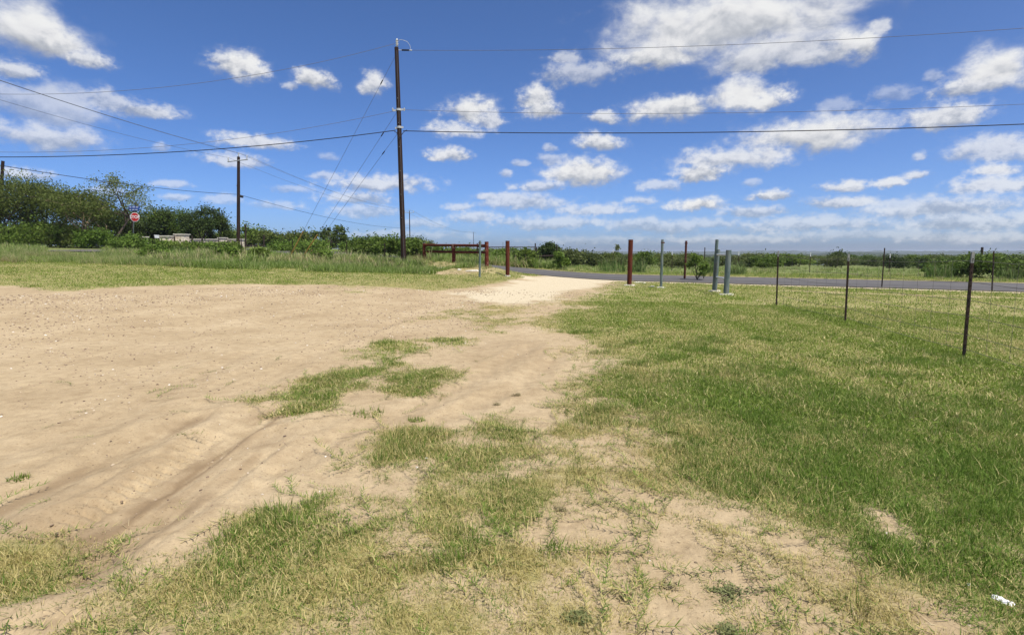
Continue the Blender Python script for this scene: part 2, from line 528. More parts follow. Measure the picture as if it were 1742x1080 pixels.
tip_white = weathered('t_post_white_tip', [(0.68, 0.68, 0.66), (0.80, 0.80, 0.78)], 10, 0.6)
steel_wire = weathered('fence_wire', [(0.07, 0.06, 0.05), (0.14, 0.13, 0.12)], 10, 0.6)
cable_blk = weathered('black_cable', [(0.012, 0.012, 0.014), (0.03, 0.03, 0.035)], 3, 0.6)
cable_gry = weathered('grey_conductor', [(0.10, 0.10, 0.11), (0.18, 0.18, 0.2)], 3, 0.5)
porcelain = weathered('pale_insulator', [(0.45, 0.45, 0.43), (0.65, 0.65, 0.62)], 6, 0.35, 0.05)
arm_grey = weathered('grey_crossarm', [(0.26, 0.27, 0.27), (0.42, 0.43, 0.42)], 8, 0.7, 0.1)
yellow = weathered('yellow_guard', [(0.40, 0.22, 0.05), (0.55, 0.33, 0.09)], 6, 0.6, 0.1)
concrete = weathered('pale_concrete', [(0.40, 0.37, 0.30), (0.58, 0.54, 0.45), (0.66, 0.62, 0.53)], 12, 0.9, 0.5)
sign_red = weathered('sign_red', [(0.42, 0.016, 0.014), (0.50, 0.022, 0.018)], 3, 0.45, 0.0)
sign_white = weathered('sign_white', [(0.74, 0.74, 0.73), (0.82, 0.82, 0.81)], 3, 0.45, 0.0)
sign_blue = weathered('sign_blue', [(0.010, 0.045, 0.22), (0.015, 0.06, 0.28)], 3, 0.45, 0.0)
bark = weathered('bark', [(0.025, 0.018, 0.013), (0.07, 0.052, 0.04), (0.12, 0.095, 0.075)], 7, 0.9, 0.5, (1, 1, 0.3))
bark_pale = weathered('dry_stem', [(0.16, 0.11, 0.07), (0.30, 0.22, 0.14)], 7, 0.9, 0.3)
paper = weathered('crumpled_paper', [(0.72, 0.71, 0.68), (0.82, 0.81, 0.79)], 8, 0.8, 0.3)
shed_m = weathered('shed_rust', [(0.05, 0.022, 0.018), (0.09, 0.04, 0.03)], 2, 0.8)
tin = weathered('pale_tin', [(0.30, 0.34, 0.36), (0.48, 0.52, 0.54)], 2, 0.5)

# limestone: coursed blocks, too far off to pick apart
def stone_mat():
    m = mat_new('limestone'); nt, lk = nodes(m)
    out = N(nt, 'ShaderNodeOutputMaterial'); p = N(nt, 'ShaderNodeBsdfPrincipled'); p.inputs['Roughness'].default_value = 0.9
    tc = N(nt, 'ShaderNodeTexCoord'); sx = N(nt, 'ShaderNodeSeparateXYZ'); cb = N(nt, 'ShaderNodeCombineXYZ')
    ad = N(nt, 'ShaderNodeMath', operation='ADD')
    bk = N(nt, 'ShaderNodeTexBrick')
    bk.inputs['Color1'].default_value = (0.78, 0.68, 0.52, 1); bk.inputs['Color2'].default_value = (0.62, 0.51, 0.37, 1); bk.inputs['Mortar'].default_value = (0.30, 0.26, 0.20, 1)
    bk.inputs['Scale'].default_value = 1.0; bk.inputs['Brick Width'].default_value = 0.62; bk.inputs['Row Height'].default_value = 0.26; bk.inputs['Mortar Size'].default_value = 0.02
    bp = N(nt, 'ShaderNodeBump'); bp.inputs['Strength'].default_value = 0.6; bp.inputs['Distance'].default_value = 0.03
    lk.new(tc.outputs['Object'], sx.inputs[0]); lk.new(sx.outputs[0], ad.inputs[0]); lk.new(sx.outputs[1], ad.inputs[1])
    lk.new(ad.outputs[0], cb.inputs[0]); lk.new(sx.outputs[2], cb.inputs[1]); lk.new(cb.outputs[0], bk.inputs['Vector'])
    lk.new(bk.outputs['Color'], p.inputs['Base Color']); lk.new(bk.outputs['Fac'], bp.inputs['Height']); bp.invert = True
    lk.new(bp.outputs[0], p.inputs['Normal']); lk.new(p.outputs[0], out.inputs[0])
    return m
limestone = stone_mat()

def ground_mat():
    """dry pale earth with damp tracks, pale gravel, and earth under grass"""
    m = mat_new('dry_earth'); nt, lk = nodes(m)
    out = N(nt, 'ShaderNodeOutputMaterial'); p = N(nt, 'ShaderNodeBsdfPrincipled'); p.inputs['Roughness'].default_value = 0.95
    p.inputs['Specular IOR Level'].default_value = 0.15
    geo = N(nt, 'ShaderNodeNewGeometry')
    def noise(scale, det=6, ro=0.62):
        n = N(nt, 'ShaderNodeTexNoise'); n.inputs['Scale'].default_value = scale; n.inputs['Detail'].default_value = det; n.inputs['Roughness'].default_value = ro
        lk.new(geo.outputs['Position'], n.inputs['Vector']); return n
    def attr(name):
        a = N(nt, 'ShaderNodeAttribute'); a.attribute_name = name; return a.outputs['Fac']
    def mix(f, a, b, typ='MIX'):
        x = N(nt, 'ShaderNodeMix', data_type='RGBA', blend_type=typ)
        if hasattr(f, 'links'): lk.new(f, x.inputs[0])
        else: x.inputs[0].default_value = f
        for s, v in ((6, a), (7, b)):
            if hasattr(v, 'links'): lk.new(v, x.inputs[s])
            else: x.inputs[s].default_value = (*v, 1)
        return x.outputs[2]
    n1 = noise(0.7, 8); n2 = noise(7.0, 6); n3 = noise(60.0, 4); n4 = noise(300.0, 2)
    base = ramp(nt, [(0.25, (0.310, 0.230, 0.132)), (0.5, (0.400, 0.308, 0.185)), (0.72, (0.462, 0.364, 0.228))])
    lk.new(n1.outputs['Fac'], base.inputs[0])
    mot = ramp(nt, [(0.30, (0.80, 0.78, 0.75)), (0.55, (1.0, 1.0, 1.0)), (0.75, (1.10, 1.09, 1.06))])
    lk.new(n2.outputs['Fac'], mot.inputs[0])
    c = mix(1.0, base.outputs[0], mot.outputs[0], 'MULTIPLY')
    grit = ramp(nt, [(0.30, (0.50, 0.46, 0.42)), (0.41, (0.97, 0.97, 0.97)), (0.60, (1, 1, 1)), (0.72, (1.3, 1.29, 1.25))])
    lk.new(n3.outputs['Fac'], grit.inputs[0])
    c = mix(0.95, c, grit.outputs[0], 'MULTIPLY')
    g2 = ramp(nt, [(0.35, (0.85, 0.84, 0.82)), (0.65, (1.1, 1.1, 1.1))])
    lk.new(n4.outputs['Fac'], g2.inputs[0])
    c = mix(0.6, c, g2.outputs[0], 'MULTIPLY')
    c = mix(attr('damp'), c, (0.225, 0.158, 0.088))
    # crumbly clods
    vo = N(nt, 'ShaderNodeTexVoronoi'); vo.inputs['Scale'].default_value = 38.0
    lk.new(geo.outputs['Position'], vo.inputs['Vector'])
    # pale gravel
    gv = ramp(nt, [(0.3, (0.36, 0.29, 0.18)), (0.5, (0.50, 0.42, 0.28)), (0.7, (0.60, 0.53, 0.38))])
    lk.new(n3.outputs['Fac'], gv.inputs[0])
    c = mix(attr('gravel'), c, gv.outputs[0])
    # thatch and roots between the blades
    th = ramp(nt, [(0.3, (0.16, 0.165, 0.045)), (0.5, (0.25, 0.235, 0.08)), (0.7, (0.34, 0.295, 0.13))])
    nth = noise(22.0, 6); lk.new(nth.outputs['Fac'], th.inputs[0])
    c = mix(attr('thatch'), c, th.outputs[0])
    gr = ramp(nt, [(0.3, (0.085, 0.12, 0.03)), (0.5, (0.14, 0.17, 0.05)), (0.72, (0.23, 0.22, 0.085))])
    nfar = noise(0.12, 9, 0.7); lk.new(nfar.outputs['Fac'], gr.inputs[0])
    c = mix(attr('field'), c, gr.outputs[0])
    lk.new(c, p.inputs['Base Color'])
    h = N(nt, 'ShaderNodeMath', operation='MULTIPLY_ADD'); h.inputs[1].default_value = 0.35
    lk.new(n3.outputs['Fac'], h.inputs[0]); lk.new(n2.outputs['Fac'], h.inputs[2])
    h2 = N(nt, 'ShaderNodeMath', operation='MULTIPLY_ADD'); h2.inputs[1].default_value = 0.10
    lk.new(n4.outputs['Fac'], h2.inputs[0]); lk.new(h.outputs[0], h2.inputs[2])
    bp = N(nt, 'ShaderNodeBump'); bp.inputs['Strength'].default_value = 0.55; bp.inputs['Distance'].default_value = 0.03
    lk.new(h2.outputs[0], bp.inputs['Height']); lk.new(bp.outputs[0], p.inputs['Normal'])
    lk.new(p.outputs[0], out.inputs[0])
    return m
earth = ground_mat()

def asphalt_mat():
    m = mat_new('asphalt'); nt, lk = nodes(m)
    out = N(nt, 'ShaderNodeOutputMaterial'); p = N(nt, 'ShaderNodeBsdfPrincipled'); p.inputs['Roughness'].default_value = 0.85
    geo = N(nt, 'ShaderNodeNewGeometry')
    n = N(nt, 'ShaderNodeTexNoise'); n.inputs['Scale'].default_value = 1.3; n.inputs['Detail'].default_value = 9; n.inputs['Roughness'].default_value = 0.75
    lk.new(geo.outputs['Position'], n.inputs['Vector'])
    at_ = N(nt, 'ShaderNodeAttribute'); at_.attribute_name = 'across'
    cr = ramp(nt, [(0.3, (0.062, 0.057, 0.051)), (0.7, (0.102, 0.094, 0.085))])
    lk.new(n.outputs['Fac'], cr.inputs[0])
    wt = ramp(nt, [(0.0, (1.15, 1.12, 1.08)), (0.22, (0.86, 0.86, 0.87)), (0.35, (1.05, 1.05, 1.05)), (0.5, (1.16, 1.15, 1.12)), (0.65, (1.05, 1.05, 1.05)), (0.78, (0.86, 0.86, 0.87)), (1.0, (1.15, 1.12, 1.08))])
    lk.new(at_.outputs['Fac'], wt.inputs[0])
    mx = N(nt, 'ShaderNodeMix', data_type='RGBA', blend_type='MULTIPLY'); mx.inputs[0].default_value = 1.0
    lk.new(cr.outputs[0], mx.inputs[6]); lk.new(wt.outputs[0], mx.inputs[7]); lk.new(mx.outputs[2], p.inputs['Base Color'])
    bp = N(nt, 'ShaderNodeBump'); bp.inputs['Strength'].default_value = 0.3; bp.inputs['Distance'].default_value = 0.02
    lk.new(n.outputs['Fac'], bp.inputs['Height']); lk.new(bp.outputs[0], p.inputs['Normal'])
    lk.new(p.outputs[0], out.inputs[0])
    return m
asphalt = asphalt_mat()

# ------------------------------------------------------------------ ground: one polar sheet, fine near the viewer
az = np.radians(np.concatenate([np.linspace(-180, -66, 24, endpoint=False), np.linspace(-66, -50, 24, endpoint=False),
                                np.linspace(-50, 50, 620, endpoint=False), np.linspace(50, 66, 24, endpoint=False), np.linspace(66, 180, 24, endpoint=False)]))
rr = np.concatenate([np.linspace(0.02, 1.3, 10, endpoint=False), np.geomspace(1.3, 60, 560, endpoint=False), np.geomspace(60, 700, 50, endpoint=False), np.geomspace(700, 6000, 14)])
AZ, RR = np.meshgrid(az, rr)
GX, GY = (np.sin(AZ) * RR).ravel(), (np.cos(AZ) * RR).ravel()
GZ = terrain(GX, GY)
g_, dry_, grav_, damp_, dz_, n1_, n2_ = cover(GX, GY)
rad = RR.ravel()
bare = 1 - np.clip(g_ * 1.3, 0, 1)
near_f = sstep(40, 15, rad)
GZ = GZ + (dz_ * (0.35 + 0.65 * bare) + 0.018 * n1_ + 0.010 * n2_ * (0.5 + bare)) * near_f
clod = fbm(GX * 24, GY * 24, 41, 3, .6) - 0.5
GZ = GZ + 0.013 * clod * bare * sstep(14, 4, rad)
# tyre tread pressed beside the wettest rut
P = W([(90, 905), (190, 850), (290, 790), (350, 745)])
td = np.full(GX.shape, 1e9); tu = np.zeros(GX.shape); acc = 0.0
for i in range(len(P) - 1):
    dd, t = seg_dist(GX, GY, P[i], P[i + 1]); L = np.linalg.norm(P[i + 1] - P[i])
    tu = np.where(dd < td, acc + t * L, tu); td = np.minimum(td, dd); acc += L
GZ = GZ - 0.024 * np.exp(-(td / 0.11) ** 4) * sstep(-0.1, 0.4, np.sin(tu * 2 * np.pi / 0.10 + td * 14) + 1.5 * n2_) + 0.012 * np.exp(-((td - 0.17) / 0.05) ** 2)
nr, na = len(rr), len(az)
ii, jj = np.meshgrid(np.arange(nr - 1), np.arange(na), indexing='ij')
j2 = (jj + 1) % na
Q = np.stack([ii * na + jj, ii * na + j2, (ii + 1) * na + j2, (ii + 1) * na + jj], -1).reshape(-1, 4)[:, ::-1]
thatch = sstep(0.25, 1.0, g_) * 0.82
field = sstep(30, 55, rad) * sstep(0.3, 0.8, g_)
is_drive = (grav_[Q].mean(1) > 0.5) & (rad[Q[:, 0]] > 10) & (rad[Q[:, 0]] < 60) & (np.abs(np.degrees(AZ.ravel()[Q[:, 0]])) < 20) & (road_uv(GX[Q[:, 0]], GY[Q[:, 0]])[1] < 0.5)
def ground_part(name, faces):
    used = np.unique(faces)
    remap = np.full(len(GX), -1, np.int64); remap[used] = np.arange(len(used))
    me = raw_mesh(name, np.stack([GX, GY, GZ], 1)[used], remap[faces], True)
    for nm, arr in (('thatch', thatch), ('gravel', grav_), ('damp', damp_), ('field', field)):
        a = me.attributes.new(nm, 'FLOAT', 'POINT')
        a.data.foreach_set('value', arr[used].astype(np.float32))
    o = link(name, me, earth)
    o['kind'] = 'structure'
    return o
ground_part('ground', Q[~is_drive])
ground_part('driveway', Q[is_drive])

# road strip, laid on the terrain with a slight crown
us = np.concatenate([np.linspace(-60, -10, 12, endpoint=False), np.linspace(-10, 70, 90, endpoint=False), np.linspace(70, 260, 30)])
ws = np.linspace(0, 1, 9)
U, Wd = np.meshgrid(us, ws, indexing='ij')
edge_n = (fbm(U * 0.9, Wd * 0 + 3, 5, 4) - 0.5) * 0.35
V_ = Wd * RW + np.where(Wd == 0, edge_n, 0) + np.where(Wd == 1, -edge_n, 0)
RX, RY = R0[0] + RD[0] * U + RN[0] * V_, R0[1] + RD[1] * U + RN[1] * V_
RZ = terrain(RX, RY) + 0.03 + 0.05 * (1 - (2 * Wd - 1) ** 2)
ni, nj = U.shape
i2, jj2 = np.meshgrid(np.arange(ni - 1), np.arange(nj - 1), indexing='ij')
RQ = np.stack([i2 * nj + jj2, (i2 + 1) * nj + jj2, (i2 + 1) * nj + jj2 + 1, i2 * nj + jj2 + 1], -1).reshape(-1, 4)
me = raw_mesh('road', np.stack([RX, RY, RZ], -1).reshape(-1, 3), RQ, True)
a = me.attributes.new('across', 'FLOAT', 'POINT'); a.data.foreach_set('value', Wd.ravel().astype(np.float32))
ob = link('road', me, asphalt); ob['kind'] = 'structure'

# side road seen as a grey strip between the tall grass and the trees, far left
mb = MB()
sr = [pt(40, 430, 43), pt(90, 430, 43.5), pt(180, 430, 44.5), pt(240, 430, 45.5)]
pv = []
for p in sr:
    for dy in (0.0, 3.0, 6.0):
        pv.append((p.x, p.y + dy, gz(p.x, p.y + dy) + 0.06))
mb.add(pv, [(i * 3 + k, (i + 1) * 3 + k, (i + 1) * 3 + k + 1, i * 3 + k + 1) for i in range(3) for k in range(2)])
o = mb.build('side_road', asphalt); o['kind'] = 'structure'

# far hills: low ridges beyond the brush
hill_m = foliage('far_wood', [(0.022, 0.034, 0.018), (0.035, 0.05, 0.026), (0.05, 0.065, 0.034)], 0.0, scale=0.02)
def ridge(name, dist, zlo, zhi, seed, a0, a1, depth):
    aa = np.radians(np.linspace(a0, a1, 700))
    h = zlo + (zhi - zlo) * fbm(np.degrees(aa) * 0.16, aa * 0 + seed, seed, 3) + 3.0 * (fbm(np.degrees(aa) * 4.0, aa * 0, seed + 9, 4) - 0.5) * dist / 1500
    rows = [(dist, -12 + 0 * h), (dist * 1.01, h), (dist * 1.02 + depth * 0.3, h * 1.02), (dist + depth, -12 + 0 * h)]
    V = np.concatenate([np.stack([np.sin(aa) * d, np.cos(aa) * d, hh], 1) for d, hh in rows])
    n = len(aa)
    q = np.array([(k * n + i, k * n + i + 1, (k + 1) * n + i + 1, (k + 1) * n + i) for k in range(3) for i in range(n - 1)])
    o = link(name, raw_mesh(name, V, q, False), hill_m); o['kind'] = 'structure'
ridge('hills', 1500, -4, 4.5, 3, -62, 62, 300)
ridge('hills', 3200, 4, 15, 8, -62, 62, 600)

# ------------------------------------------------------------------ sky: cloud shell far above; clear air between the clouds shows the sky behind
CLOUDS = [  # px, py, half width, half height, opacity
    (48, 55, 95, 52, 1), (95, 75, 45, 30, 1), (148, 104, 42, 18, .8), (20, 118, 55, 17, .7), (405, 112, 46, 28, 1), (372, 100, 20, 11, .7), (432, 118, 26, 16, .9),
    (535, 138, 34, 20, .9), (497, 147, 15, 9, .5), (637, 144, 24, 24, .85), (95, 185, 100, 40, .5), (80, 240, 100, 30, .65), (30, 170, 70, 30, .4), (185, 172, 50, 18, .5), (250, 188, 68, 17, .7),
    (435, 242, 70, 14, .75), (395, 273, 55, 15, .6), (800, 188, 46, 24, .95), (832, 205, 26, 15, .7), (775, 222, 52, 15, .75), (760, 264, 34, 14, .85),
    (908, 165, 26, 22, .9), (920, 188, 34, 20, .9), (1025, 200, 26, 12, .8), (990, 128, 68, 24, .5), (960, 100, 34, 12, .5),
    (1235, 48, 205, 72, 1), (1120, 100, 85, 28, .95), (1330, 95, 120, 32, .75), (1470, 72, 44, 36, .95), (1500, 45, 18, 16, .6), (1140, 188, 72, 26, 1), (1255, 163, 50, 36, .95), (1290, 172, 58, 24, 1),
    (1020, 245, 46, 18, .9), (985, 296, 64, 24, 1), (940, 272, 24, 12, .4), (1380, 230, 130, 34, 1), (1245, 272, 95, 24, .8), (1192, 296, 46, 16, .9),
    (1600, 204, 78, 25, .85), (1700, 120, 70, 44, 1), (1660, 150, 80, 18, .8), (1700, 255, 95, 26, .65), (1695, 290, 48, 14, .8), (1430, 180, 40, 16, .25), (1520, 162, 40, 14, .22), (1590, 130, 20, 12, .25),
    (1185, 348, 52, 15, .95), (1310, 333, 36, 10, .85), (1120, 318, 40, 10, .5), (1445, 316, 46, 11, .8), (1515, 312, 32, 11, .8), (1555, 299, 28, 9, .7), (1435, 346, 66, 14, .7), (1280, 362, 60, 12, .55),
    (650, 313, 95, 16, .7), (605, 338, 62, 14, .6), (560, 300, 30, 8, .4), (890, 345, 80, 17, .6), (915, 318, 46, 10, .6), (830, 335, 24, 8, .6), (1015, 356, 70, 12, .55), (1090, 340, 26, 8, .5), (780, 352, 26, 8, .5),
    (810, 370, 50, 11, .5), (620, 362, 60, 12, .4), (720, 380, 40, 9, .3), (1690, 318, 80, 18, .7), (1590, 355, 150, 20, .6), (1640, 380, 150, 18, .5), (1370, 385, 140, 16, .45), (940, 380, 110, 14, .45), (1120, 385, 110, 14, .42), (1650, 405, 160, 12, .4), (1250, 408, 160, 10, .35),
    (40, 297, 60, 12, .6), (290, 312, 36, 8, .4), (272, 252, 14, 8, .35), (380, 340, 40, 9, .3), (300, 335, 30, 8, .4), (500, 322, 40, 8, .3), (470, 350, 50, 9, .3), (860, 296, 14, 7, .5), (885, 280, 14, 7, .4), (935, 253, 12, 7, .4),
    (560, 268, 22, 8, .2), (1530, 345, 40, 9, .4), (1560, 268, 14, 9, .5), (1280, 312, 16, 7, .3), (1200, 384, 50, 9, .35), (1000, 410, 120, 9, .2), (1480, 400, 160, 9, .25), (700, 400, 120, 9, .2), (180, 330, 40, 10, .3),
]
DOME_R = 9000.0
daz = np.radians(np.concatenate([np.linspace(-180, -60, 60, endpoint=False), np.linspace(-60, 60, 560, endpoint=False), np.linspace(60, 180, 60, endpoint=False)]))
delv = np.radians(np.concatenate([np.linspace(-3.0, 40, 260, endpoint=False), np.linspace(40, 89.5, 40)]))
DA, DE = np.meshgrid(daz, delv)
DA, DE = DA.ravel(), DE.ravel()
Fm = np.full(DA.shape, -1.0); Hs = np.zeros(DA.shape); Wt = np.zeros(DA.shape); Op = np.zeros(DA.shape); Sz = np.zeros(DA.shape)
wx = (fbm(DA * 30, DE * 42, 71, 4) - 0.5) * 0.045
wy = (fbm(DA * 30, DE * 42, 91, 4) - 0.5) * 0.028
def azel(px, py):
    d = ray(px, py)
    return math.atan2(d[0], d[1]), math.atan2(d[2], math.hypot(d[0], d[1]))
rs = np.random.default_rng(5)
blobs = []
for px, py, hw, hh, op in CLOUDS:
    a0, e0 = azel(px, py)
    sa = abs(azel(px + hw, py)[0] - azel(px - hw, py)[0]) / 2
    se = abs(azel(px, py + hh)[1] - azel(px, py - hh)[1]) / 2
    blobs.append((a0, e0, sa * 1.07, se * 1.08, op))
for k in range(260):                       # the same fair-weather field goes on round the rest of the sky
    e0 = math.atan(1.0 / rs.uniform(0.35, 14.0)); a0 = rs.uniform(-math.pi, math.pi)
    if (abs(a0) < R(46) and e0 < R(31)) or (e0 > R(48) and abs(a0 - SUN_AZ) < 1.4):
        continue
    sa = rs.uniform(0.12, 0.30) * math.sin(e0 + 0.12)
    blobs.append((a0, e0, sa, sa * rs.uniform(0.25, 0.5), rs.uniform(0.4, 1.0)))
for a0, e0, sa, se, op in blobs:
    k = min(1.0, se / 0.028)
    dA = (DA + wx * k - a0 + math.pi) % (2 * math.pi) - math.pi
    m = (np.abs(dA) < sa * 2.2) & (np.abs(DE - e0) < se * 2.4)
    qx, qy = dA[m] / sa, (DE[m] + wy[m] * k - e0) / se
    q = np.sqrt(qx ** 2 + np.maximum(qy, -1.35 * qy) ** 2)
    f = 1 - q
    w = np.clip(f + 0.35, 0, 2) ** 2
    Hs[m] += w * qy; Wt[m] += w; Op[m] += w * op; Sz[m] += w * se
    Fm[m] = np.where(f > Fm[m], f, Fm[m]) + 0.12 * np.clip(np.minimum(f, Fm[m]) + 0.3, 0, 1)
den = np.maximum(Wt, 1e-6)
dv = np.stack([np.sin(DA) * np.cos(DE), np.cos(DA) * np.cos(DE), np.sin(DE)], 1) * DOME_R
na, ne = len(daz), len(delv)
ii, jj = np.meshgrid(np.arange(ne - 1), np.arange(na), indexing='ij'); j2 = (jj + 1) % na
DQ = np.stack([ii * na + jj, (ii + 1) * na + jj, (ii + 1) * na + j2, ii * na + j2], -1).reshape(-1, 4)
me = raw_mesh('sky', dv, DQ, True)
for nm, arr in (('field', Fm), ('height', Hs / den), ('opac', Op / den), ('csize', Sz / den)):
    a = me.attributes.new(nm, 'FLOAT', 'POINT'); a.data.foreach_set('value', arr.astype(np.float32))
def cloud_mat():
    m = mat_new('clouds'); nt, lk = nodes(m)
    out = N(nt, 'ShaderNodeOutputMaterial')
    def attr(nm):
        a = N(nt, 'ShaderNodeAttribute'); a.attribute_name = nm; return a.outputs['Fac']
    def math_(op, *ins, clamp=False):
        n = N(nt, 'ShaderNodeMath', operation=op); n.use_clamp = clamp
        for i, v in enumerate(ins):
            if hasattr(v, 'links'): lk.new(v, n.inputs[i])
            else: n.inputs[i].default_value = v
        return n.outputs[0]
    def rng_(v, a, b, c=0.0, d=1.0, typ='SMOOTHSTEP'):
        n = N(nt, 'ShaderNodeMapRange', interpolation_type=typ); lk.new(v, n.inputs[0])
        for i, x in enumerate((a, b, c, d)): n.inputs[1 + i].default_value = x
        return n.outputs[0]
    tc = N(nt, 'ShaderNodeTexCoord')
    nv = N(nt, 'ShaderNodeVectorMath', operation='MULTIPLY'); nv.inputs[1].default_value = (1 / DOME_R, 1 / DOME_R, 1.5 / DOME_R)
    lk.new(tc.outputs['Object'], nv.inputs[0])
    def noise(scale, det, ro, off=(0, 0, 0), dist=0.0):
        ad = N(nt, 'ShaderNodeVectorMath', operation='ADD'); ad.inputs[1].default_value = off
        lk.new(nv.outputs[0], ad.inputs[0])
        n = N(nt, 'ShaderNodeTexNoise'); n.inputs['Scale'].default_value = scale; n.inputs['Detail'].default_value = det
        n.inputs['Roughness'].default_value = ro; n.inputs['Distortion'].default_value = dist
        lk.new(ad.outputs[0], n.inputs['Vector']); return n.outputs['Fac']
    F, Hh, O, S = attr('field'), attr('height'), attr('opac'), attr('csize')
    big = noise(14, 9, 0.55, dist=0.25)
    up = noise(14, 9, 0.55, off=(0.004, 0.0, 0.014), dist=0.25)       # a sample nearer the sun: thick cloud there means shade here
    fine = noise(60, 6, 0.62, off=(3, 1, 2))
    small = rng_(S, 0.008, 0.045)                                      # small far clouds take finer detail
    mixn = N(nt, 'ShaderNodeMix', data_type='FLOAT'); lk.new(small, mixn.inputs[0]); lk.new(fine, mixn.inputs[2]); lk.new(big, mixn.inputs[3])
    n = math_('SUBTRACT', math_('ADD', math_('MULTIPLY', mixn.outputs[0], 0.75), math_('MULTIPLY', fine, 0.25)), 0.5)
    dens = math_('MULTIPLY_ADD', n, 1.8, math_('ADD', F, 0.16))
    soft = rng_(dens, 0.0, 0.78)
    thin = rng_(dens, -0.22, 0.6)
    alpha = math_('ADD', math_('MULTIPLY', soft, 0.72), math_('MULTIPLY', thin, 0.28), clamp=True)
    alpha = math_('MULTIPLY', alpha, rng_(O, 0.1, 0.95, 0.22, 0.97, 'LINEAR'))
    relief = math_('MULTIPLY', math_('SUBTRACT', mixn.outputs[0], up), 1.7)
    lit = math_('ADD', math_('MULTIPLY', Hh, 0.58), relief)
    core = math_('MULTIPLY', rng_(dens, 0.55, 1.15), rng_(S, 0.05, 0.10))        # the deep middle of the largest cloud is grey
    lit = math_('SUBTRACT', lit, math_('MULTIPLY', core, 0.95))
    tone = rng_(lit, -0.55, 0.38)
    cr = ramp(nt, [(0.0, (0.40, 0.43, 0.49)), (0.4, (0.62, 0.64, 0.68)), (0.75, (0.86, 0.86, 0.87)), (1.0, (0.95, 0.95, 0.94))])
    lk.new(tone, cr.inputs[0])
    em = N(nt, 'ShaderNodeEmission'); em.inputs['Strength'].default_value = 0.70
    lk.new(cr.outputs[0], em.inputs['Color'])
    tr = N(nt, 'ShaderNodeBsdfTransparent'); mx = N(nt, 'ShaderNodeMixShader')
    lk.new(alpha, mx.inputs[0]); lk.new(tr.outputs[0], mx.inputs[1]); lk.new(em.outputs[0], mx.inputs[2]); lk.new(mx.outputs[0], out.inputs[0])
    m.cycles.emission_sampling = 'NONE'
    return m
o = link('sky', me, cloud_mat()); o['kind'] = 'structure'

# ------------------------------------------------------------------ plants: blades, leaves and scatter
def blade_tuft(name, mat, n, radius, lmin, lmax, width, lean, seed, segs=2, droop=0.6, creep=0.0):
    """n bent blades from a patch of the given radius; lean in radians from upright"""
    rg = np.random.default_rng(seed)
    V, Q = [], []
    for i in range(n):
        a, rad_ = rg.uniform(0, 2 * np.pi), radius * math.sqrt(rg.uniform())
        base = np.array([math.cos(a) * rad_, math.sin(a) * rad_, -0.004])
        L = rg.uniform(lmin, lmax); b = rg.uniform(0, 2 * np.pi)
        le = abs(rg.normal(0, lean))
        if rg.uniform() < creep: le = rg.uniform(1.2, 1.5)
        out = np.array([math.cos(b), math.sin(b), 0]); side = np.array([-math.sin(b), math.cos(b), 0])
        w = width * rg.uniform(0.6, 1.2)
        o = len(V); p = base.copy()
        for k in range(segs + 1):
            t = k / segs
            ww = w * (1 - 0.92 * t ** 1.6)
            V.append(p - side * ww / 2); V.append(p + side * ww / 2)
            ang = min(le + droop * t * (0.4 + le), 2.2)
            p = p + (out * math.sin(ang) + np.array([0, 0, 1]) * math.cos(ang)) * L / segs
            if p[2] < 0.003: p[2] = 0.003
        for k in range(segs):
            Q.append((o + 2 * k, o + 2 * k + 1, o + 2 * k + 3, o + 2 * k + 2))
    me = raw_mesh(name, np.array(V), np.array(Q))
    me.materials.append(mat)
    return me

def proto_collection(name, meshes):
    c = bpy.data.collections.new(name)
    for i, me in enumerate(meshes):
        c.objects.link(bpy.data.objects.new('%s_%02d' % (name, i), me))
    return c

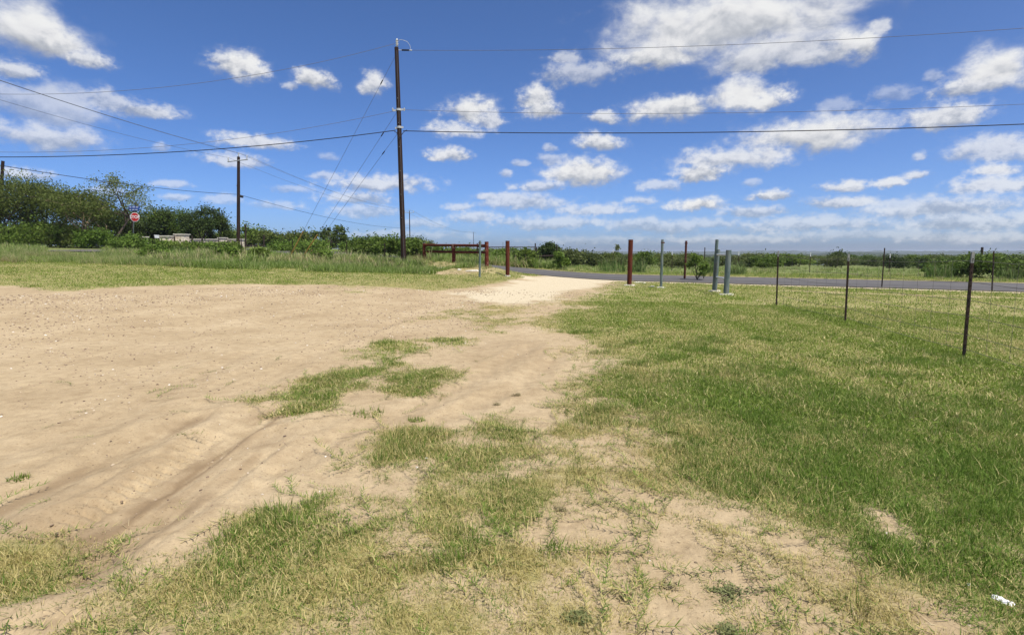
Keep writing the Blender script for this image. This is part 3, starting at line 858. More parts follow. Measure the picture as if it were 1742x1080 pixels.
def scatter(name, label, cat, pts, coll, scale, dry, tilt=0.12, seed=1, zs=None):
    rg = np.random.default_rng(seed)
    n = len(pts)
    me = bpy.data.meshes.new(name)
    me.vertices.add(n); me.vertices.foreach_set('co', np.asarray(pts, np.float32).ravel())
    def attr(nm, typ, key, arr):
        a = me.attributes.new(nm, typ, 'POINT'); a.data.foreach_set(key, np.ascontiguousarray(arr).ravel())
    rot = np.stack([rg.normal(0, tilt, n), rg.normal(0, tilt, n), rg.uniform(0, 2 * np.pi, n)], 1).astype(np.float32)
    s3 = np.repeat(np.asarray(scale, np.float32)[:, None], 3, 1)
    if zs is not None: s3[:, 2] *= zs
    attr('rot', 'FLOAT_VECTOR', 'vector', rot); attr('scl', 'FLOAT_VECTOR', 'vector', s3)
    attr('idx', 'INT', 'value', rg.integers(0, len(coll.objects), n).astype(np.int32))
    attr('dry', 'FLOAT', 'value', np.asarray(dry, np.float32))
    ob = link(name, me, None)
    ng = bpy.data.node_groups.new(name + '_nodes', 'GeometryNodeTree')
    ng.interface.new_socket('Geometry', in_out='INPUT', socket_type='NodeSocketGeometry')
    ng.interface.new_socket('Geometry', in_out='OUTPUT', socket_type='NodeSocketGeometry')
    nt, lk = ng.nodes, ng.links
    gi, go = nt.new('NodeGroupInput'), nt.new('NodeGroupOutput')
    ci = nt.new('GeometryNodeCollectionInfo'); ci.inputs['Collection'].default_value = coll
    ci.inputs['Separate Children'].default_value = True; ci.inputs['Reset Children'].default_value = True
    ip = nt.new('GeometryNodeInstanceOnPoints'); ip.inputs['Pick Instance'].default_value = True
    def na(nm, typ):
        x = nt.new('GeometryNodeInputNamedAttribute'); x.data_type = typ; x.inputs['Name'].default_value = nm
        return x.outputs['Attribute']
    lk.new(gi.outputs[0], ip.inputs['Points']); lk.new(ci.outputs[0], ip.inputs['Instance'])
    lk.new(na('idx', 'INT'), ip.inputs['Instance Index'])
    er = nt.new('FunctionNodeEulerToRotation'); lk.new(na('rot', 'FLOAT_VECTOR'), er.inputs[0]); lk.new(er.outputs[0], ip.inputs['Rotation'])
    lk.new(na('scl', 'FLOAT_VECTOR'), ip.inputs['Scale']); lk.new(ip.outputs[0], go.inputs[0])
    md = ob.modifiers.new('scatter', 'NODES'); md.node_group = ng
    return tag(ob, label, cat, None, 'stuff')

grass_m = foliage('lawn_blades', [(0.048, 0.105, 0.014), (0.112, 0.192, 0.024), (0.21, 0.285, 0.055)], 0.34, True, [(0.32, 0.265, 0.075), (0.58, 0.49, 0.22)])
weed_m = foliage('tall_blades', [(0.09, 0.16, 0.024), (0.18, 0.265, 0.046), (0.36, 0.42, 0.16)], 0.38, True, [(0.28, 0.235, 0.095), (0.50, 0.44, 0.24)])
LAWN_T = proto_collection('lawn_tuft', [blade_tuft('lawn_tuft', grass_m, 30, 0.085, 0.015, 0.046, 0.0032, 0.95, 100 + i, 2, 0.7, 0.22) for i in range(8)])
CREEP_T = proto_collection('creeping_tuft', [blade_tuft('creeping_tuft', grass_m, 11, 0.07, 0.03, 0.09, 0.0042, 1.0, 150 + i, 2, 0.5, 0.5) for i in range(6)])
mown_m = foliage('mown_blades', [(0.085, 0.145, 0.020), (0.17, 0.245, 0.034), (0.29, 0.35, 0.075)], 0.36, True, [(0.38, 0.32, 0.10), (0.62, 0.53, 0.26)])
MID_T = proto_collection('mown_tuft', [blade_tuft('mown_tuft', mown_m, 26, 0.10, 0.014, 0.036, 0.0055, 1.05, 180 + i, 2, 0.6, 0.3) for i in range(7)])
FAR_T = proto_collection('far_lawn_tuft', [blade_tuft('far_lawn_tuft', mown_m, 28, 0.17, 0.018, 0.046, 0.010, 1.0, 200 + i, 2, 0.6, 0.25) for i in range(6)])

def sector(n, r0, r1, a0, a1, rg):
    r = np.sqrt(rg.uniform(r0 * r0, r1 * r1, n)); a = np.radians(rg.uniform(a0, a1, n))
    return np.sin(a) * r, np.cos(a) * r, r

def mesh_z(X, Y, dz, n1, n2, g):
    r = np.hypot(X, Y); b = 1 - np.clip(g * 1.3, 0, 1)
    return terrain(X, Y) + (dz * (0.35 + 0.65 * b) + 0.018 * n1 + 0.010 * n2 * (0.5 + b)) * sstep(40, 15, r)

rg = np.random.default_rng(21)
def lawn_layer(name, label, n, r0, r1, coll, smin, smax, thr, power, seed):
    X, Y, r = sector(n, r0, r1, -54, 54, rg)
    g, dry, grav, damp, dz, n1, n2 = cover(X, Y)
    keep = rg.uniform(0, 1, n) < np.clip((g - thr) / (1 - thr), 0, 1) ** power
    X, Y, r, g, dry = X[keep], Y[keep], r[keep], g[keep], dry[keep]
    z = mesh_z(X, Y, dz[keep], n1[keep], n2[keep], g)
    s = rg.uniform(smin, smax, len(X)) * (0.55 + 0.6 * g) * (1.18 - 0.35 * dry) * (.62 + .8 * fbm(X * 2.6, Y * 2.6, 61, 3))
    df = np.full(X.shape, 1e9)
    for a, b in zip(FENCE_LINE[:-1], FENCE_LINE[1:]):
        df = np.minimum(df, seg_dist(X, Y, a, b)[0])
    s = s * (1 + .55 * np.exp(-(df / 0.2) ** 2) * (fbm(X * 1.2, Y * 1.2, 66, 2) > .45))
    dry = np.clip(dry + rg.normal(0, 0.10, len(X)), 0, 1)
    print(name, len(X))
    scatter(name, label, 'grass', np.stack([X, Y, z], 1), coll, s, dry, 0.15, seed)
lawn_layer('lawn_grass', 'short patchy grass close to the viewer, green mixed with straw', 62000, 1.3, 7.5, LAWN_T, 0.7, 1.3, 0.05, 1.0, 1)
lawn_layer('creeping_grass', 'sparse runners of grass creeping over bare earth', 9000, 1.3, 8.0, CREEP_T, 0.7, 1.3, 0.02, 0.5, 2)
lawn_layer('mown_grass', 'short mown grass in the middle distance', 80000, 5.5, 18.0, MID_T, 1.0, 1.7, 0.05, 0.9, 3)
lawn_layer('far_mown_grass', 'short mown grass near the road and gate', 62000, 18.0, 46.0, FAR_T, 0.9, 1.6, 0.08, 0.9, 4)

# taller bunches inside the patches, runners and dead litter over the bare earth
BUNCH_S = proto_collection('grass_bunch', [blade_tuft('grass_bunch', grass_m, 34, 0.06, 0.04, 0.10, 0.0034, 0.55, 170 + i, 3, 0.9) for i in range(6)])
def runner_mesh(seed):
    rg_ = np.random.default_rng(seed); V, Q_ = [], []
    p = np.array([0., 0., .006]); a = 0.0; pts_ = [p.copy()]
    for k in range(int(rg_.integers(7, 14))):
        a += rg_.normal(0, .22); p = p + np.array([math.cos(a), math.sin(a), 0]) * .032; p[2] = .005 + .008 * rg_.uniform(); pts_.append(p.copy())
    def strip(q0, q1, w0, w1):
        d = q1 - q0; n_ = np.array([-d[1], d[0], 0]); n_ /= np.linalg.norm(n_) + 1e-9; o_ = len(V)
        V.extend([q0 - n_ * w0, q0 + n_ * w0, q1 + n_ * w1, q1 - n_ * w1]); Q_.append((o_, o_ + 1, o_ + 2, o_ + 3))
    for q0, q1 in zip(pts_[:-1], pts_[1:]):
        strip(q0, q1, .0013, .0013)
        for sgn in (-1, 1):
            for _ in range(2):
                b = rg_.uniform(.4, 1.3) * sgn + math.atan2(*(q1 - q0)[[1, 0]]); L = rg_.uniform(.02, .05)
                strip(q0, q0 + np.array([math.cos(b) * L, math.sin(b) * L, rg_.uniform(.004, .028)]), .002, .0004)
    me = raw_mesh('runner', np.array(V), np.array(Q_)); me.materials.append(grass_m); return me
RUN_T = proto_collection('grass_runner', [runner_mesh(700 + i) for i in range(7)])
litter_m = foliage('dead_litter', [(0.26, 0.20, 0.10), (0.42, 0.34, 0.19), (0.56, 0.47, 0.29)], 0.2)
LIT_T = proto_collection('straw_litter', [blade_tuft('straw_litter', litter_m, 10, 0.09, 0.02, 0.07, 0.0028, 0.2, 720 + i, 1, 0.1, 1.0) for i in range(5)])
def margin_layer(name, label, n, r0, r1, coll, smin, smax, fn, seed, dshift):
    X, Y, r = sector(n, r0, r1, -54, 54, rg)
    g, dry, grav, damp, dz, n1, n2 = cover(X, Y)
    keep = rg.uniform(0, 1, n) < fn(g, n1, n2, X, Y)
    X, Y, g = X[keep], Y[keep], g[keep]
    z = mesh_z(X, Y, dz[keep], n1[keep], n2[keep], g) + .002
    print(name, len(X))
    scatter(name, label, 'grass', np.stack([X, Y, z], 1), coll, rg.uniform(smin, smax, len(X)), np.clip(dry[keep] + dshift + rg.normal(0, .12, len(X)), 0, 1), .10, seed)
clumpy = lambda X, Y: sstep(.54, .66, fbm(X * 2.2, Y * 2.2, 83, 3))
margin_layer('grass_bunches', 'taller fluffy bunches of green grass within the patches', 26000, 1.3, 11, BUNCH_S, .7, 1.35, lambda g, a, b, X, Y: sstep(.3, .7, g) * clumpy(X, Y) * .9, 6, -.28)
margin_layer('grass_runners', 'thin grass runners trailing out over the bare earth', 9000, 1.3, 9, RUN_T, .6, 1.25, lambda g, a, b, X, Y: .75 * sstep(.03, .14, g) * sstep(.75, .4, g) + .012, 7, -.15)
margin_layer('dead_litter', 'bits of dead straw lying on the earth beside the grass', 16000, 1.3, 9, LIT_T, .5, 1.2, lambda g, a, b, X, Y: .5 * sstep(.04, .25, g) + .02, 8, .3)

# pebbles and clods on the bare earth
def pebble(seed):
    rg_ = np.random.default_rng(seed); bm = bmesh.new()
    bmesh.ops.create_icosphere(bm, subdivisions=1, radius=1.0)
    for v in bm.verts: v.co *= rg_.uniform(0.7, 1.15); v.co.z *= 0.6
    me = bpy.data.meshes.new('pebble'); bm.to_mesh(me); bm.free(); return me
peb_m = mat_new('pebble_stone'); nt, lk = nodes(peb_m)
out = N(nt, 'ShaderNodeOutputMaterial'); p = N(nt, 'ShaderNodeBsdfPrincipled'); p.inputs['Roughness'].default_value = 0.9
oi = N(nt, 'ShaderNodeObjectInfo'); cr = ramp(nt, [(0.0, (0.10, 0.065, 0.045)), (0.45, (0.24, 0.17, 0.11)), (0.9, (0.44, 0.35, 0.24)), (0.985, (0.66, 0.62, 0.54))])
lk.new(oi.outputs['Random'], cr.inputs[0]); lk.new(cr.outputs[0], p.inputs['Base Color']); lk.new(p.outputs[0], out.inputs[0])
pm = [pebble(i) for i in range(5)]
for m_ in pm: m_.materials.append(peb_m)
PEB = proto_collection('pebble_kind', pm)
X, Y, r = sector(70000, 1.3, 22, -52, 52, rg)
g, dry, grav, damp, dz, n1, n2 = cover(X, Y)
dens = (0.25 + 1.3 * sstep(-0.05, 0.15, fbm(X * 0.5, Y * 0.5, 77, 3) - 0.5)) * (1 - g) * np.where(X < -.6, 1.0 + .9 * sstep(3, 6, r), 0.45)
k = rg.uniform(0, 1.6, len(X)) < dens
z = mesh_z(X, Y, dz, n1, n2, g)
scatter('pebbles', 'small stones and clods strewn over the bare earth', 'pebbles', np.stack([X, Y, z], 1)[k], PEB,
        (0.0030 + 0.0115 * rg.uniform(0, 1, k.sum()) ** 3.5) * (0.65 + r[k] * 0.075), rg.uniform(0, 1, k.sum()), 0.3, 5)

# ------------------------------------------------------------------ posts, gates and fences
def pipe_post(mb, p, top, rad_, lean=(0, 0), wall=0.012, sides=18):
    """steel pipe with an open, rimmed top and a weld collar at mid height; p on the ground"""
    p = Vector(p); t = Vector((p.x + lean[0], p.y + lean[1], top))
    mb.tube([p - Vector((0, 0, 0.25)), p, p.lerp(t, 0.5), t], rad_, sides, cap=False)
    d = (t - p).normalized()
    mb.tube([t, t + d * 0.008, t - d * 0.10], [rad_, rad_ - 0.004, rad_ - wall], sides, cap=False)
    mb.tube([t - d * 0.10, t - d * 0.101], [rad_ - wall, 0.002], sides, cap=False)
    return mb

def footing(p, rx, ry, seed, h=0.065):
    """ragged collar of poured concrete round a post"""
    rg_ = random.Random(seed); mb = MB(); n = 14
    ring = [(math.cos(2 * math.pi * k / n) * rx * rg_.uniform(.72, 1.15), math.sin(2 * math.pi * k / n) * ry * rg_.uniform(.72, 1.15)) for k in range(n)]
    vs = [(p[0] + x, p[1] + y, gz(p[0] + x, p[1] + y) - 0.05) for x, y in ring]
    vs += [(p[0] + x * .85, p[1] + y * .85, p[2] + h * rg_.uniform(.55, 1)) for x, y in ring]
    vs += [(p[0], p[1], p[2] + h)]
    fs = [(k, (k + 1) % n, n + (k + 1) % n, n + k) for k in range(n)] + [(n + k, n + (k + 1) % n, 2 * n) for k in range(n)]
    return mb.add(vs, fs)

# red gate posts either side of the gravel drive
def gate_post(px, py_base, py_top, rad_, mat, name, label, cat, foot_=None, lean=(0, 0), seed=0, band=False):
    b = at(px, py_base); top = pt(px, py_top, b.y).z
    t = thing(name, label, cat, b)
    pipe_post(MB(), b, top, rad_, lean).build('pipe', mat, t, b, True)
    if foot_:
        footing(b, foot_[0], foot_[1], seed).build('concrete_footing', concrete, t, b)
    if band:
        mb = MB(); mb.tube([b + Vector((0, 0, (top - b.z) * .93)), b + Vector((0, 0, (top - b.z) * .95))], rad_ + 0.006, 16)
        mb.box(b + Vector((rad_ + 0.02, 0, (top - b.z) * .94)), (0.05, 0.03, 0.05))
        mb.build('hinge_band', rust_dark, t, b)
    return t, b
gate_post(863.5, 470, 410, 0.105, rust_red, 'gate_post', 'thick rust red pipe gate post left of the gravel drive', 'post', (0.2, 0.16), seed=1)
gate_post(1070.5, 486, 408, 0.11, rust_red, 'gate_post', 'thick rust red pipe gate post right of the gravel drive', 'post', (0.28, 0.2), (0.02, 0), seed=2)
gate_post(816, 472, 410, 0.055, galv, 'pipe_post', 'thin grey pipe post beside the red pipe fence', 'post', band=True, lean=(0.03, 0), seed=3)
gate_post(1124.5, 490, 408, 0.058, galv, 'pipe_post', 'thin grey pipe post in a white footing right of the drive', 'post', (0.24, 0.17), band=True, seed=4)
gate_post(1164.5, 476, 410, 0.062, rust_dark, 'pipe_post', 'dark rusty pipe post beside the leafy bush by the road', 'post', (0.16, 0.13), (0.02, 0), seed=5, band=True)

# grey-green pipe brace: tall post, shorter post, two rungs
b1, b2 = at(1214, 496), at(1235, 502)
t = thing('pipe_brace', 'grey green pipe brace of a tall and a short post joined by two rungs', 'brace', b1)
top1, top2 = pt(1217, 408, b1.y).z, pt(1237, 426, b2.y).z
pipe_post(MB(), b1, top1, 0.062, (0.05, 0)).build('tall_post', galv, t, b1, True)
pipe_post(MB(), b1 + Vector((0.02, -0.13, 0)), pt(1217, 425, b1.y).z, 0.066, (0.05, 0)).build('sleeve_post', galv, t, b1, True)
pipe_post(MB(), b2, top2, 0.098, (0.03, 0)).build('short_post', galv, t, b1, True)
for fr in (0.90, 0.36):
    h1, h2 = (pt(1217, 426, b1.y).z - b1.z) * fr, (top2 - b2.z) * fr
    q1, q2 = b1 + Vector((0.04, -0.1, h1)), b2 + Vector((0.02, 0, h2))
    d = (q2 - q1).normalized()
    mb = MB(); mb.tube([q1 + d * 0.05, q1 + d * 0.075, q2 - d * 0.12, q2 - d * 0.095], [0.042, 0.034, 0.034, 0.042], 10)
    mb.build('rung', galv_light, t, b1, True)
mb = MB(); rr_ = random.Random(9)
wp = []
for k in range(60):
    a = k * 0.9; h = 0.55 + k * 0.011
    wp.append(b1 + Vector((0.03 + math.cos(a) * 0.088, -0.06 + math.sin(a) * 0.15, h + rr_.uniform(-.03, .03))))
mb.tube(wp, 0.006, 4); mb.build('wire_coil', steel_wire, t, b1)
footing(b1 + Vector((0.02, -0.05, 0)), 0.30, 0.24, 11).build('concrete_footing', concrete, t, b1)
footing(b2, 0.34, 0.22, 12).build('concrete_footing', concrete, t, b1)
BRACE = (b1, b2, top2)

# red pipe fence: three posts, two rails
fx = [(722, 36.0, 414.5), (772, 33.5, 415.5), (828, 31.0, 411.5)]
bs = [foot(px, Y) for px, Y, _ in fx]
tops = [pt(px, py, Y).z for px, Y, py in fx]
t = thing('pipe_fence', 'rust red pipe fence with three posts and two rails left of the gate', 'fence', bs[0])
for b, tz in zip(bs, tops):
    pipe_post(MB(), b, tz, 0.11).build('post', rust_red_worn, t, bs[0], True)
for py_l, py_r, rr_ in ((417, 418, 0.078), (428, 429.5, 0.07)):
    for i in (0, 1):
        Yl, Yr = fx[i][1], fx[i + 1][1]
        f0, f1 = (0, .5) if i == 0 else (.5, 1)
        q1, q2 = pt(fx[i][0], py_l + (py_r - py_l) * f0, Yl), pt(fx[i + 1][0], py_l + (py_r - py_l) * f1, Yr)
        d = (q2 - q1).normalized()
        MB().tube([q1 + d * .09, q1 + d * .12, q2 - d * .12, q2 - d * .09], [rr_ + .012, rr_, rr_, rr_ + .012], 12).build('rail', rust_red, t, bs[0], True)

# T-posts
def t_post(mb, p, top, lean=(0, 0), s=1.0):
    """studded T-section post"""
    p = Vector(p); t = Vector((p.x + lean[0], p.y + lean[1], top))
    def sec(a, b, w):
        d = b - a
        ring = [(-.022, -.004), (.022, -.004), (.022, .004), (.005, .004), (.005, .034), (-.005, .034), (-.005, .004), (-.022, .004)]
        vs = [a + Vector((x * w, y * w, 0)) for x, y in ring] + [b + Vector((x * w, y * w, 0)) for x, y in ring]
        mb.add(vs, [(k, (k + 1) % 8, 8 + (k + 1) % 8, 8 + k) for k in range(8)] + [tuple(range(7, -1, -1)), tuple(range(8, 16))])
    sec(p - Vector((0, 0, .2)), t, s)
    n = 16
    for k in range(2, n):
        q = p.lerp(t, k / n)
        mb.box(q + Vector((0, -.009 * s, 0)), (.012 * s, .014 * s, .016))
    return p, t

def wire_fence(label, posts, strands, group=None, wire_r=0.0022, tip=tip_grey, tip_len=0.16, s=1.0, net=None, mat_post=None, close=()):
    """posts: (foot, top z, lean). strands: heights as a share of the post height"""
    o = posts[0][0]
    t = thing('wire_fence', label, 'fence', o, group)
    ends = []
    for p, tz, ln in posts:
        mb = MB(); a, b = t_post(mb, p, tz, ln, s)
        ob = mb.build('fence_post', mat_post or tpost_m, t, o)
        if tip is not None:
            d = (b - a).normalized(); mb = MB()
            q = b - d * tip_len
            w = .0235 * s
            mb.box((q + b) / 2 + Vector((0, .0, .003)), (w * 2, .012 * s, tip_len)); mb.box((q + b) / 2 + Vector((0, .019 * s, .002)), (.014 * s, .034 * s, tip_len)).build('painted_tip', tip, ob, o)
        ends.append((a, b))
    for h in strands:
        mb = MB(); pts_ = []
        for i, (a, b) in enumerate(ends):
            q = a.lerp(b, h) + Vector((0, -.02, 0))
            if i:
                l = pts_[-1]
                for k in range(1, 5):
                    f = k / 5; m_ = l.lerp(q, f); m_.z -= 0.035 * 4 * f * (1 - f); pts_.append(m_)
            pts_.append(q)
        mb.tube(pts_, wire_r, 4); mb.build('wire', steel_wire, t, o)
    if net:
        mb = MB(); net_mb = mb
        for (a, b), (c, d) in zip(ends[:-1], ends[1:]):
            L = (c - a).length; n = int(L / net)
            for k in range(1, n):
                f = k / n; lo, hi = a.lerp(c, f), b.lerp(d, f)
                mb.tube([lo.lerp(hi, strands[-1]), lo.lerp(hi, strands[0])], wire_r * .6, 3, cap=False)
        mb.build('wire_mesh', steel_wire, t, o)['kind'] = 'stuff'
    return t

fp = []
for px, pb, pxt, ptop in [(1321, 522, 1324, 427), (1438, 549, 1444, 432), (1640, 608, 1655.5, 429)]:
    b = at(px, pb); q = pt(pxt, ptop, b.y)
    fp.append((b, q.z, (q.x - b.x, 0)))
d = fp[-1][0] - fp[-2][0]
for k in (1, 2):
    b = fp[2][0] + d * k; b.z = gz(b.x, b.y); fp.append((b, b.z + 1.5, (0.02, 0)))
bb = BRACE[1] + Vector((0.0, 0.0, 0))
wire_fence('near fence of studded steel posts with thin wires crossing the lawn toward the viewer', fp, (0.92, 0.72, 0.55, 0.40, 0.22, 0.08), wire_r=0.0034, net=0.45)

fp2 = []
for px, pb, pxt, ptop in [(1500, 489.5, 1505, 422), (1688, 496.5, 1691, 427)]:
    b = at(px, pb); q = pt(pxt, ptop, b.y); fp2.append((b, q.z, (q.x - b.x, 0)))
d = fp2[1][0] - fp2[0][0]
b = fp2[1][0] + d; b.z = gz(b.x, b.y); fp2.append((b, b.z + 1.6, (0, 0)))
q0 = at(1197, 476); fp2.insert(0, (q0, pt(1191, 421, q0.y).z, (0, 0)))
wire_fence('fence of dark steel posts on the verge along the near edge of the road', fp2, (0.95, 0.75, 0.55, 0.35), tip=None, s=1.15, wire_r=0.0018)

# fence beyond the road: white-tipped posts
fp3 = []
for px, ptop, Y in [(1043, 424.5, 50), (1143.5, 428, 48), (1256.5, 428.5, 46), (1378.5, 430, 44.5), (1514, 432, 43), (1668, 434, 41.5), (1840, 437, 40)]:
    b = foot(px, Y); fp3.append((b, pt(px, ptop, Y).z, (0, 0)))
wire_fence('fence of white tipped posts in the rough grass beyond the road', fp3, (0.93, 0.7, 0.48, 0.25), tip=tip_white, tip_len=0.30, s=1.25, wire_r=0.002)

# black pipe frame and posts beyond the road, behind the red gate post
b = foot(910.5, 50); t = thing('pipe_gate', 'black pipe post with a long top rail beyond the road behind the gate', 'gate', b)
z1 = pt(910, 414, 50).z; zr = pt(910, 420.5, 50).z
pipe_post(MB(), b, z1, 0.055).build('post', dark_wood, t, b, True)
e = pt(812, 420, 50); e2 = Vector((e.x, 50.0, zr))
MB().tube([Vector((b.x, 50, zr)), (Vector((b.x, 50, zr)) + e2) / 2, e2], 0.038, 8).build('top_rail', dark_wood, t, b, True)
pe = foot(812, 50); pipe_post(MB(), Vector((e2.x, 50, pe.z)), z1, 0.055).build('post', dark_wood, t, b, True)
b = foot(914, 52); t = thing('pipe_gate', 'low black rail on two posts among bushes beyond the road', 'gate', b)
for px, top in ((913, 420), (947, 416)):
    q = foot(px, 52); pipe_post(MB(), q, pt(px, top, 52).z, 0.06).build('post', dark_wood, t, b, True)
MB().tube([pt(913, 436, 52), pt(930, 435.5, 52), pt(947, 435, 52)], 0.075, 8).build('rail', dark_wood, t, b, True)
b = foot(1670, 47); t = thing('wooden_post', 'short dark post rising from the tall bush beyond the road at right', 'post', b)
MB().tube([b, pt(1670, 440, 47), pt(1671, 421, 47), pt(1671, 420.6, 47)], [.10, .095, .09, .07], 10).build('shaft', dark_wood, t, b)
MB().tube([pt(1670.6, 426, 47), pt(1670.6, 425, 47)], 0.097, 10).build('wire_tie', steel_wire, t, b)

# left: brace frames and posts among the weeds
def h_brace(pxl, pxr, top_l, top_r, rail_py, Y, label):
    b = foot(pxl, Y); t = thing('fence_brace', label, 'fence', b)
    for px, tp in ((pxl, top_l), (pxr, top_r)):
        q = foot(px, Y); MB().tube([q - Vector((0, 0, .2)), pt(px, tp, Y), pt(px, tp - .4, Y)], [.075, .07, .05], 8).build('post', dark_wood, t, b)
    MB().tube([pt(pxl, rail_py, Y), pt((pxl + pxr) / 2, rail_py + .1, Y), pt(pxr, rail_py, Y)], .055, 8).build('rail', dark_wood, t, b)
h_brace(327, 344, 402, 405, 412.5, 52, 'dark wooden brace of two posts and a rail before the low stone wall')
h_brace(418, 449, 383, 400, 418, 50, 'dark wooden brace with one tall post right of the middle utility pole')
h_brace(237, 240.5, 402, 403, 412, 50, 'pair of narrow dark posts just right of the stop sign')
fp4 = []
for px, ptop, Y in [(265, 401, 47), (299, 399, 46), (374, 404, 43), (412, 404, 41), (499, 408, 38.5), (590.5, 411, 37.5), (655, 419, 37)]:
    b = foot(px, Y); fp4.append((b, max(pt(px, ptop, Y).z, b.z + 1.2), (0, 0)))
wire_fence('fence of thin dark posts running through the weeds left of the tall pole', fp4, (0.92, 0.68, 0.45), tip=None, s=1.3, wire_r=0.002)

# ------------------------------------------------------------------ stop sign with street name blades
Y = 51.0
b = foot(229, Y); c = pt(229.5, 369.5, Y)
t = thing('stop_sign', 'red stop sign with two blue street name plates on a thin post', 'sign', b)
MB().tube([b - Vector((0, 0, .2)), b + Vector((-.02, 0, 1)), Vector((c.x, Y + .03, c.z + .62))], .03, 8).build('post', galv, t, b)
def octagon(r_, y, th):
    mb = MB(); a0 = math.pi / 8
    pts_ = [(c.x + r_ * math.cos(a0 + k * math.pi / 4), c.z + r_ * math.sin(a0 + k * math.pi / 4)) for k in range(8)]
    vs = [(x, y, z) for x, z in pts_] + [(x, y + th, z) for x, z in pts_]
    return mb.add(vs, [tuple(range(8)), tuple(range(15, 7, -1))] + [(k, 8 + k, 8 + (k + 1) % 8, (k + 1) % 8) for k in range(8)])
pn = octagon(.43, Y - .012, .010).build('border', sign_white, t, b)
octagon(.39, Y - .018, .006).build('panel', sign_red, pn, b)
def text_mesh(txt, size, loc, mat, parent, origin, name='lettering'):
    cu = bpy.data.curves.new(name, 'FONT'); cu.body = txt; cu.size = size; cu.align_x = 'CENTER'; cu.align_y = 'CENTER'; cu.extrude = 0.002; cu.offset = size * 0.018
    tmp = bpy.data.objects.new(name, cu); col.objects.link(tmp)
    bpy.context.view_layer.update()
    me = bpy.data.meshes.new_from_object(tmp.evaluated_get(bpy.context.evaluated_depsgraph_get()))
    me.name = name
    bpy.data.objects.remove(tmp)
    me.transform(Matrix.Rotation(math.pi / 2, 4, 'X'))
    me.transform(Matrix.Translation(Vector(loc) - Vector(origin)))
    me.materials.clear(); me.materials.append(mat)
    ob = bpy.data.objects.new(name, me); col.objects.link(ob); ob.parent = parent
    return ob
text_mesh('STOP', .37, (c.x, Y - .0215, c.z), sign_white, pn, b)
for k, (dz, w) in enumerate(((.66, 1.0), (.88, .94))):
    rot = Matrix.Rotation(R(8 if k else -6), 3, 'Z')
    pl = MB().box((c.x - .02, Y + (.05 if k else -.02), c.z + dz), (w, .012, .20), rot).build('street_name_plate', sign_blue, t, b)
    for x0, x1 in ((-.42, -.26), (-.16, .06), (.14, .36)):                       # faint blurred lettering, unreadable in the photograph
        mb = MB(); cx = c.x - .02 + (x0 + x1) / 2 * w; f = (Vector(((x0 + x1) / 2 * w, -.012, 0)))
        f = rot @ f
        mb.box((c.x - .02 + f.x, Y + (.05 if k else -.02) + f.y, c.z + dz), ((x1 - x0) * w, .006, .045), rot).build('lettering', sign_white, pl, b)

# ------------------------------------------------------------------ limestone entrance walls, far left
def stone_block(name, label, cat, px0, px1, py0, Y, depth, cap=True, down=1.0):
    b = foot((px0 + px1) / 2, Y)
    t = thing(name, label, cat, b)
    z1 = pt(px0, py0, Y).z; x0, x1 = pt(px0, py0, Y).x, pt(px1, py0, Y).x
    MB().box(((x0 + x1) / 2, Y + depth / 2, (z1 + b.z - .3) / 2), (x1 - x0, depth, z1 - b.z + .3)).build('masonry', limestone, t, b)
    if cap:
        MB().box(((x0 + x1) / 2, Y + depth / 2, z1 + .05), (x1 - x0 + .14, depth + .14, .1)).build('coping', concrete, t, b)
stone_block('stone_pillar', 'pale limestone pillar left of the taller one by the entrance', 'pillar', 270, 287, 402.5, 57, .9)
stone_block('stone_pillar', 'tallest pale limestone pillar beside a dark post by the entrance', 'pillar', 296, 314, 399.5, 58, .9)
stone_block('stone_wall', 'long low limestone wall behind the wooden brace', 'wall', 319, 412, 408, 62, .5)
stone_block('stone_pillar', 'small limestone pillar rising from the long low wall', 'pillar', 371, 381, 405.5, 61, .7)
stone_block('stone_wall', 'short limestone wall piece just right of the stop sign post', 'wall', 236, 247, 404, 57, .5)
b = foot(266, 54); t = thing('mailbox', 'small white box on a dark post left of the stone pillars', 'mailbox', b)
MB().tube([b, pt(264, 402, 54)], .06, 8).build('post', dark_wood, t, b)
MB().box(pt(266.5, 402.5, 54), (.28, .4, .3)).build('box', sign_white, t, b)

# ------------------------------------------------------------------ utility poles and wires
def shaft(p, top, r0, r1):
    mb = MB(); p = Vector(p); n = 10
    pts_ = [p - Vector((0, 0, .4))] + [p.lerp(top, k / n) for k in range(n + 1)]
    rad_ = [r0] + [r0 + (r1 - r0) * k / n for k in range(n + 1)]
    mb.tube(pts_, rad_, 14)
    return mb
def insulator(p, h=.3, r_=.06, axis=(0, 0, 1)):
    prof = [(r_ * .4, 0)]
    for k in range(4):
        z = h * (.12 + .2 * k); prof += [(r_ * .5, z), (r_, z + h * .04), (r_ * .95, z + h * .08), (r_ * .5, z + h * .12)]
    prof += [(r_ * .55, h * .92), (r_ * .3, h)]
    return MB().lathe(p, prof, 10, axis)

